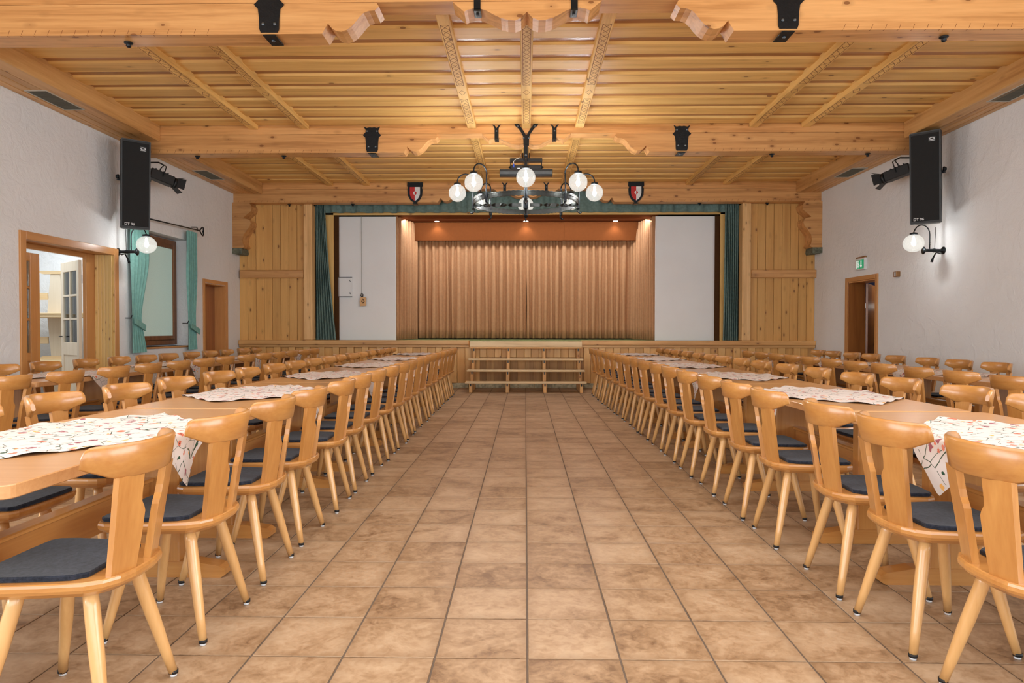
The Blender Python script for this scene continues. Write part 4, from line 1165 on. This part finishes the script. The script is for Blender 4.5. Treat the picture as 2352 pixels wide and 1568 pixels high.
def cloth_mesh(seed):
    rnd = random.Random(seed); N = 44; hd = .62; W = .38; side = hd*math.sqrt(2)
    ph = [rnd.uniform(0, 6.28) for _ in range(6)]
    vs = []; uvs = []
    a = PI/4+rnd.uniform(-.06, .06)
    for j in range(N+1):
        for i in range(N+1):
            u = (i/N-.5)*side; v = (j/N-.5)*side
            x = u*math.cos(a)-v*math.sin(a); y = u*math.sin(a)+v*math.cos(a)
            # gently wavy hem
            edge = max(abs(u), abs(v))/(side/2)
            zt = .7515+.0014*(1+math.sin(7*x+11*y+ph[0]))+.0045*(edge**8)*(1+math.sin(26*(u if abs(v) > abs(u) else v)*1.3+ph[1]))
            if abs(x) <= W+.002: p = (x, y, zt)
            else:
                d = abs(x)-W-.002; s = 1 if x > 0 else -1
                p = (s*(W+.007+.010*math.sin(16*y+ph[2])*min(1, d/.1)+.004), y*(1-.25*d)+.01*math.sin(20*d+ph[3]), zt-max(0, d-.004))
            vs.append(p); uvs.append((i/N, j/N))
    fs = [(j*(N+1)+i, j*(N+1)+i+1, (j+1)*(N+1)+i+1, (j+1)*(N+1)+i) for j in range(N) for i in range(N)]
    me = bpy.data.meshes.new('tablecloth'); me.from_pydata(vs, [], fs)
    uvl = me.uv_layers.new(name='UVMap')
    off = (rnd.uniform(0, 5), rnd.uniform(0, 5))
    for lp in me.loops: uvl.data[lp.index].uv = (uvs[lp.vertex_index][0]+off[0], uvs[lp.vertex_index][1]+off[1])
    me.polygons.foreach_set('use_smooth', [True]*len(fs)); me.update()
    me.materials.append(M['floral'])
    return me
cl_me = [cloth_mesh(k) for k in range(4)]
ORD = ['nearest', 'second', 'third', 'fourth', 'fifth', 'sixth', 'seventh', 'eighth', 'ninth', 'tenth', 'eleventh', 'twelfth', 'thirteenth',
       'fourteenth', 'fifteenth', 'sixteenth', 'seventeenth', 'eighteenth']
def nth(i, n, far='farthest'):
    if i == 0: return 'nearest'
    if i == n-1: return 'farthest'
    return ORD[i]
first = [True]
def xl_in(y): return -1.805-.006*(y-2.7)
def xr_in(y): return 2.01-.017*(y-2.7)
TB = [('left inner', xl_in, [2.72, 4.55, 6.35, 8.09, 9.86, 11.66]),
      ('right inner', xr_in, [2.70, 4.53, 6.35, 8.12, 9.92, 11.70]),
      ('left wall', lambda y: -4.31, [4.44, 6.26, 8.06, 9.86, 11.64]),
      ('right wall', lambda y: 4.18, [5.05, 6.87, 8.68, 10.48])]
k = 0
for (nm, fx, ys) in TB:
    for i, y in enumerate(ys):
        o = proto_t if first[0] else copy_tree(proto_t); first[0] = False
        o.location = (fx(y), y, 0); o.rotation_euler = (0, 0, random.uniform(-.004, .004))
        o['label'] = '%s wooden trestle table of the %s row, counted from the camera' % (nth(i, len(ys)), nm)
        o['group'] = 'trestle tables of the %s row' % nm
        c = link('tablecloth', cl_me[k % 4], None, None, loc=(fx(y), y+random.uniform(-.05, .05), .0), rot=(0, 0, 0))
        if k % 3 == 1: c.scale = (1, -1, 1)
        tag(c, 'floral white cloth on the %s table of the %s row' % (nth(i, len(ys)), nm), 'tablecloth', 'floral table cloths')
        k += 1

# ------------------------------------------------------------------ chairs
def make_chair():
    t = thing('dining_chair', '', 'chair')
    half = [(0, -.215), (.06, -.213), (.115, -.200), (.158, -.172), (.183, -.130), (.200, -.02), (.214, .12), (.214, .165), (.198, .200), (.165, .216), (.08, .222), (0, .224)]
    P = half + [(-x, y) for x, y in half[-2:0:-1]]
    def rg(k, z, kk=None): return [(x*k, y*k+.004*(1-k), z) for x, y in P]
    MB().loft([rg(.86, .408), rg(.965, .424), rg(.995, .434), rg(1, .446), rg(.99, .4535), rg(.97, .456)], False).build('seat', M['beech_y'], t)
    ch = [(0, -.118), (.135, -.118), (.165, -.085), (.178, -.01), (.190, .13), (.186, .185), (.165, .204), (.08, .208), (0, .208)]
    Q = ch + [(-x, y) for x, y in ch[-2:0:-1]]
    MB().loft([[(x*.985, y*.985, .4562) for x, y in Q], [(x, y, .460) for x, y in Q], [(x, y, .468) for x, y in Q], [(x*.975, y*.975, .472) for x, y in Q]]).build('cushion', M['felt'], t)
    # curved top rail, leaning back
    R, pm = .245, math.radians(58); n = 22
    def back(z): return -.185-(z-.456)*.17
    rings = []
    for i in range(n+1):
        s = -1+2*i/n; s = math.copysign(1-(1-abs(s))**1.5, s); ph = s*pm; e = abs(s)
        zt = .850-.004*e; zb = .745
        if e > .88: q = (e-.88)/.12; zt -= .026*(1-math.sqrt(max(0, 1-q*q)))
        if e > .62: zb += .040*((e-.62)/.38)
        th = .0125 if e < .95 else .010
        g_ = []
        for (dr, z) in ((th, zb+.006), (th, zt-.008), (th*.4, zt), (-th*.4, zt), (-th, zt-.008), (-th, zb+.006), (-th*.5, zb), (th*.5, zb)):
            r_ = R+dr; yc = back(z)+R-.012
            g_.append((r_*math.sin(ph), yc-r_*math.cos(ph), z))
        rings.append(g_)
    MB().loft(rings, True).build('top_rail', M['beech_x'], t)
    # two flat back boards standing on the seat, inner edges cut out
    for s in (-1, 1):
        ph = math.radians(15)*s
        O = [(-.048, 0), (-.050, .17), (-.052, .30), (.041, .30), (.040, .235), (.042, .21), (.052, .192), (.057, .178), (.053, .10), (.043, 0)]
        vs0, vs1 = [], []
        for (u, h) in O:
            z = .450+h; uu = -s*u     # inner edge = larger u
            cx = s*(.079+.020*h/.3); cy = back(z)+R-.012-math.sqrt(R*R-cx*cx)+.003
            for (lst, w_) in ((vs0, -.0105), (vs1, .0105)):
                # tangent (cos ph, sin ph) ; normal (sin ph,-cos ph)
                lst.append((cx+uu*math.cos(ph)+w_*math.sin(ph), cy+uu*math.sin(ph)-w_*math.cos(ph), z))
        n_ = len(O); mb = MB()
        mb.add(vs0+vs1, [tuple(range(n_)), tuple(range(n_, 2*n_))[::-1]]+[(i, (i+1) % n_, n_+(i+1) % n_, n_+i) for i in range(n_)])
        mb.build('back_board', M['beech_z'], t)
    for (sx, sy) in ((-1, -1), (1, -1), (-1, 1), (1, 1)):
        top = Vector((sx*.112, sy*.105, .415)); ft = Vector((sx*.190, -.195 if sy < 0 else .185, .012))
        pts = [top.lerp(ft, v) for v in (0, .12, .45, .8, 1)]
        lg = MB().tube(pts, [.020, .022, .0215, .0170, .0145], 12).build('leg', M['leg_z'], t)
        d = (ft-top).normalized()
        MB().tube([ft+Vector((0, 0, .010)), ft+Vector((0, 0, -.002))], .0155, 10).build('rubber_cap', M['rubber'], lg)
        MB().tube([ft+Vector((0, 0, -.003)), (ft.x, ft.y, .0005)], .0115, 10).build('glide', M['glide'], lg)
    return t
proto_c = make_chair()
used = False
def chair_row(ys, fx, face, name, grp, jit=.006):
    """face: +1 sits looking towards +x, -1 towards -x ; local +y is the front"""
    global used
    n = len(ys)
    for i, y in enumerate(ys):
        o = copy_tree(proto_c) if used else proto_c; used = True
        o.location = (fx(y)+random.uniform(-.008, .008), y, 0)
        o.rotation_euler = (0, 0, (-PI/2 if face > 0 else PI/2)+random.uniform(-.05, .05))
        o['label'] = '%s light wooden chair with dark seat pad %s' % (nth(i, n), name)
        o['group'] = grp
A = [2.08, 2.69, 3.28, 3.84, 4.50, 5.04, 5.64, 6.22, 6.81, 7.35, 7.93, 8.48, 9.12, 9.65, 10.28, 10.88, 11.42, 12.0]
chair_row(A, lambda y: -1.405-.009*(y-2.3), -1, "in the row lining the aisle's left side", 'chairs lining the aisle on the left')
B = [2.08, 2.64, 3.165, 3.85, 4.405, 5.01, 5.60, 6.205, 6.80, 7.41, 7.93, 8.54, 9.12, 9.72, 10.33, 10.93, 11.5, 12.13]
chair_row(B, lambda y: 1.575-.0185*(y-2.4), 1, "in the row lining the aisle's right side", 'chairs lining the aisle on the right')
C_ = [2.23, 2.83, 3.43, 4.03, 4.63, 5.28, 5.84, 6.47, 7.07, 7.66, 8.21, 8.82, 9.4, 9.93, 10.6, 11.2, 11.75, 12.28]
chair_row(C_, lambda y: -2.235, 1, 'behind the left inner tables', 'chairs behind the left inner tables')
D_ = [2.3, 2.88, 3.45, 4.02, 4.70, 5.28, 5.97, 6.62, 7.30, 7.96, 8.62, 9.2, 9.76, 10.4, 11.05, 11.62, 12.25]
chair_row(D_, lambda y: 2.405-.02*(y-3.9), -1, 'behind the right inner tables', 'chairs behind the right inner tables')
E_ = [4.83, 5.41, 6.06, 6.63, 7.21, 7.77, 8.33, 8.98, 9.59, 10.12, 10.71, 11.29, 11.84]
chair_row(E_, lambda y: -3.89, -1, 'on aisle side of left wall tables', 'chairs before the left wall tables')
F_ = [6.19, 6.78, 7.43, 8.05, 8.60, 9.17, 9.82, 10.40, 11.01, 11.66, 12.18]
chair_row(F_, lambda y: -4.70, 1, 'between the left wall and its table row', 'chairs along the left wall')
G_ = [5.07, 5.65, 6.24, 6.84, 7.42, 7.99, 8.60, 9.15, 9.75, 10.32, 10.92]
chair_row(G_, lambda y: 3.735, 1, 'on aisle side of right wall tables', 'chairs before the right wall tables')
H_ = [7.02, 7.61, 8.22, 8.91, 9.53, 10.09, 10.69, 11.24]
chair_row(H_, lambda y: 4.625, -1, 'between the right wall and its table row', 'chairs along the right wall')
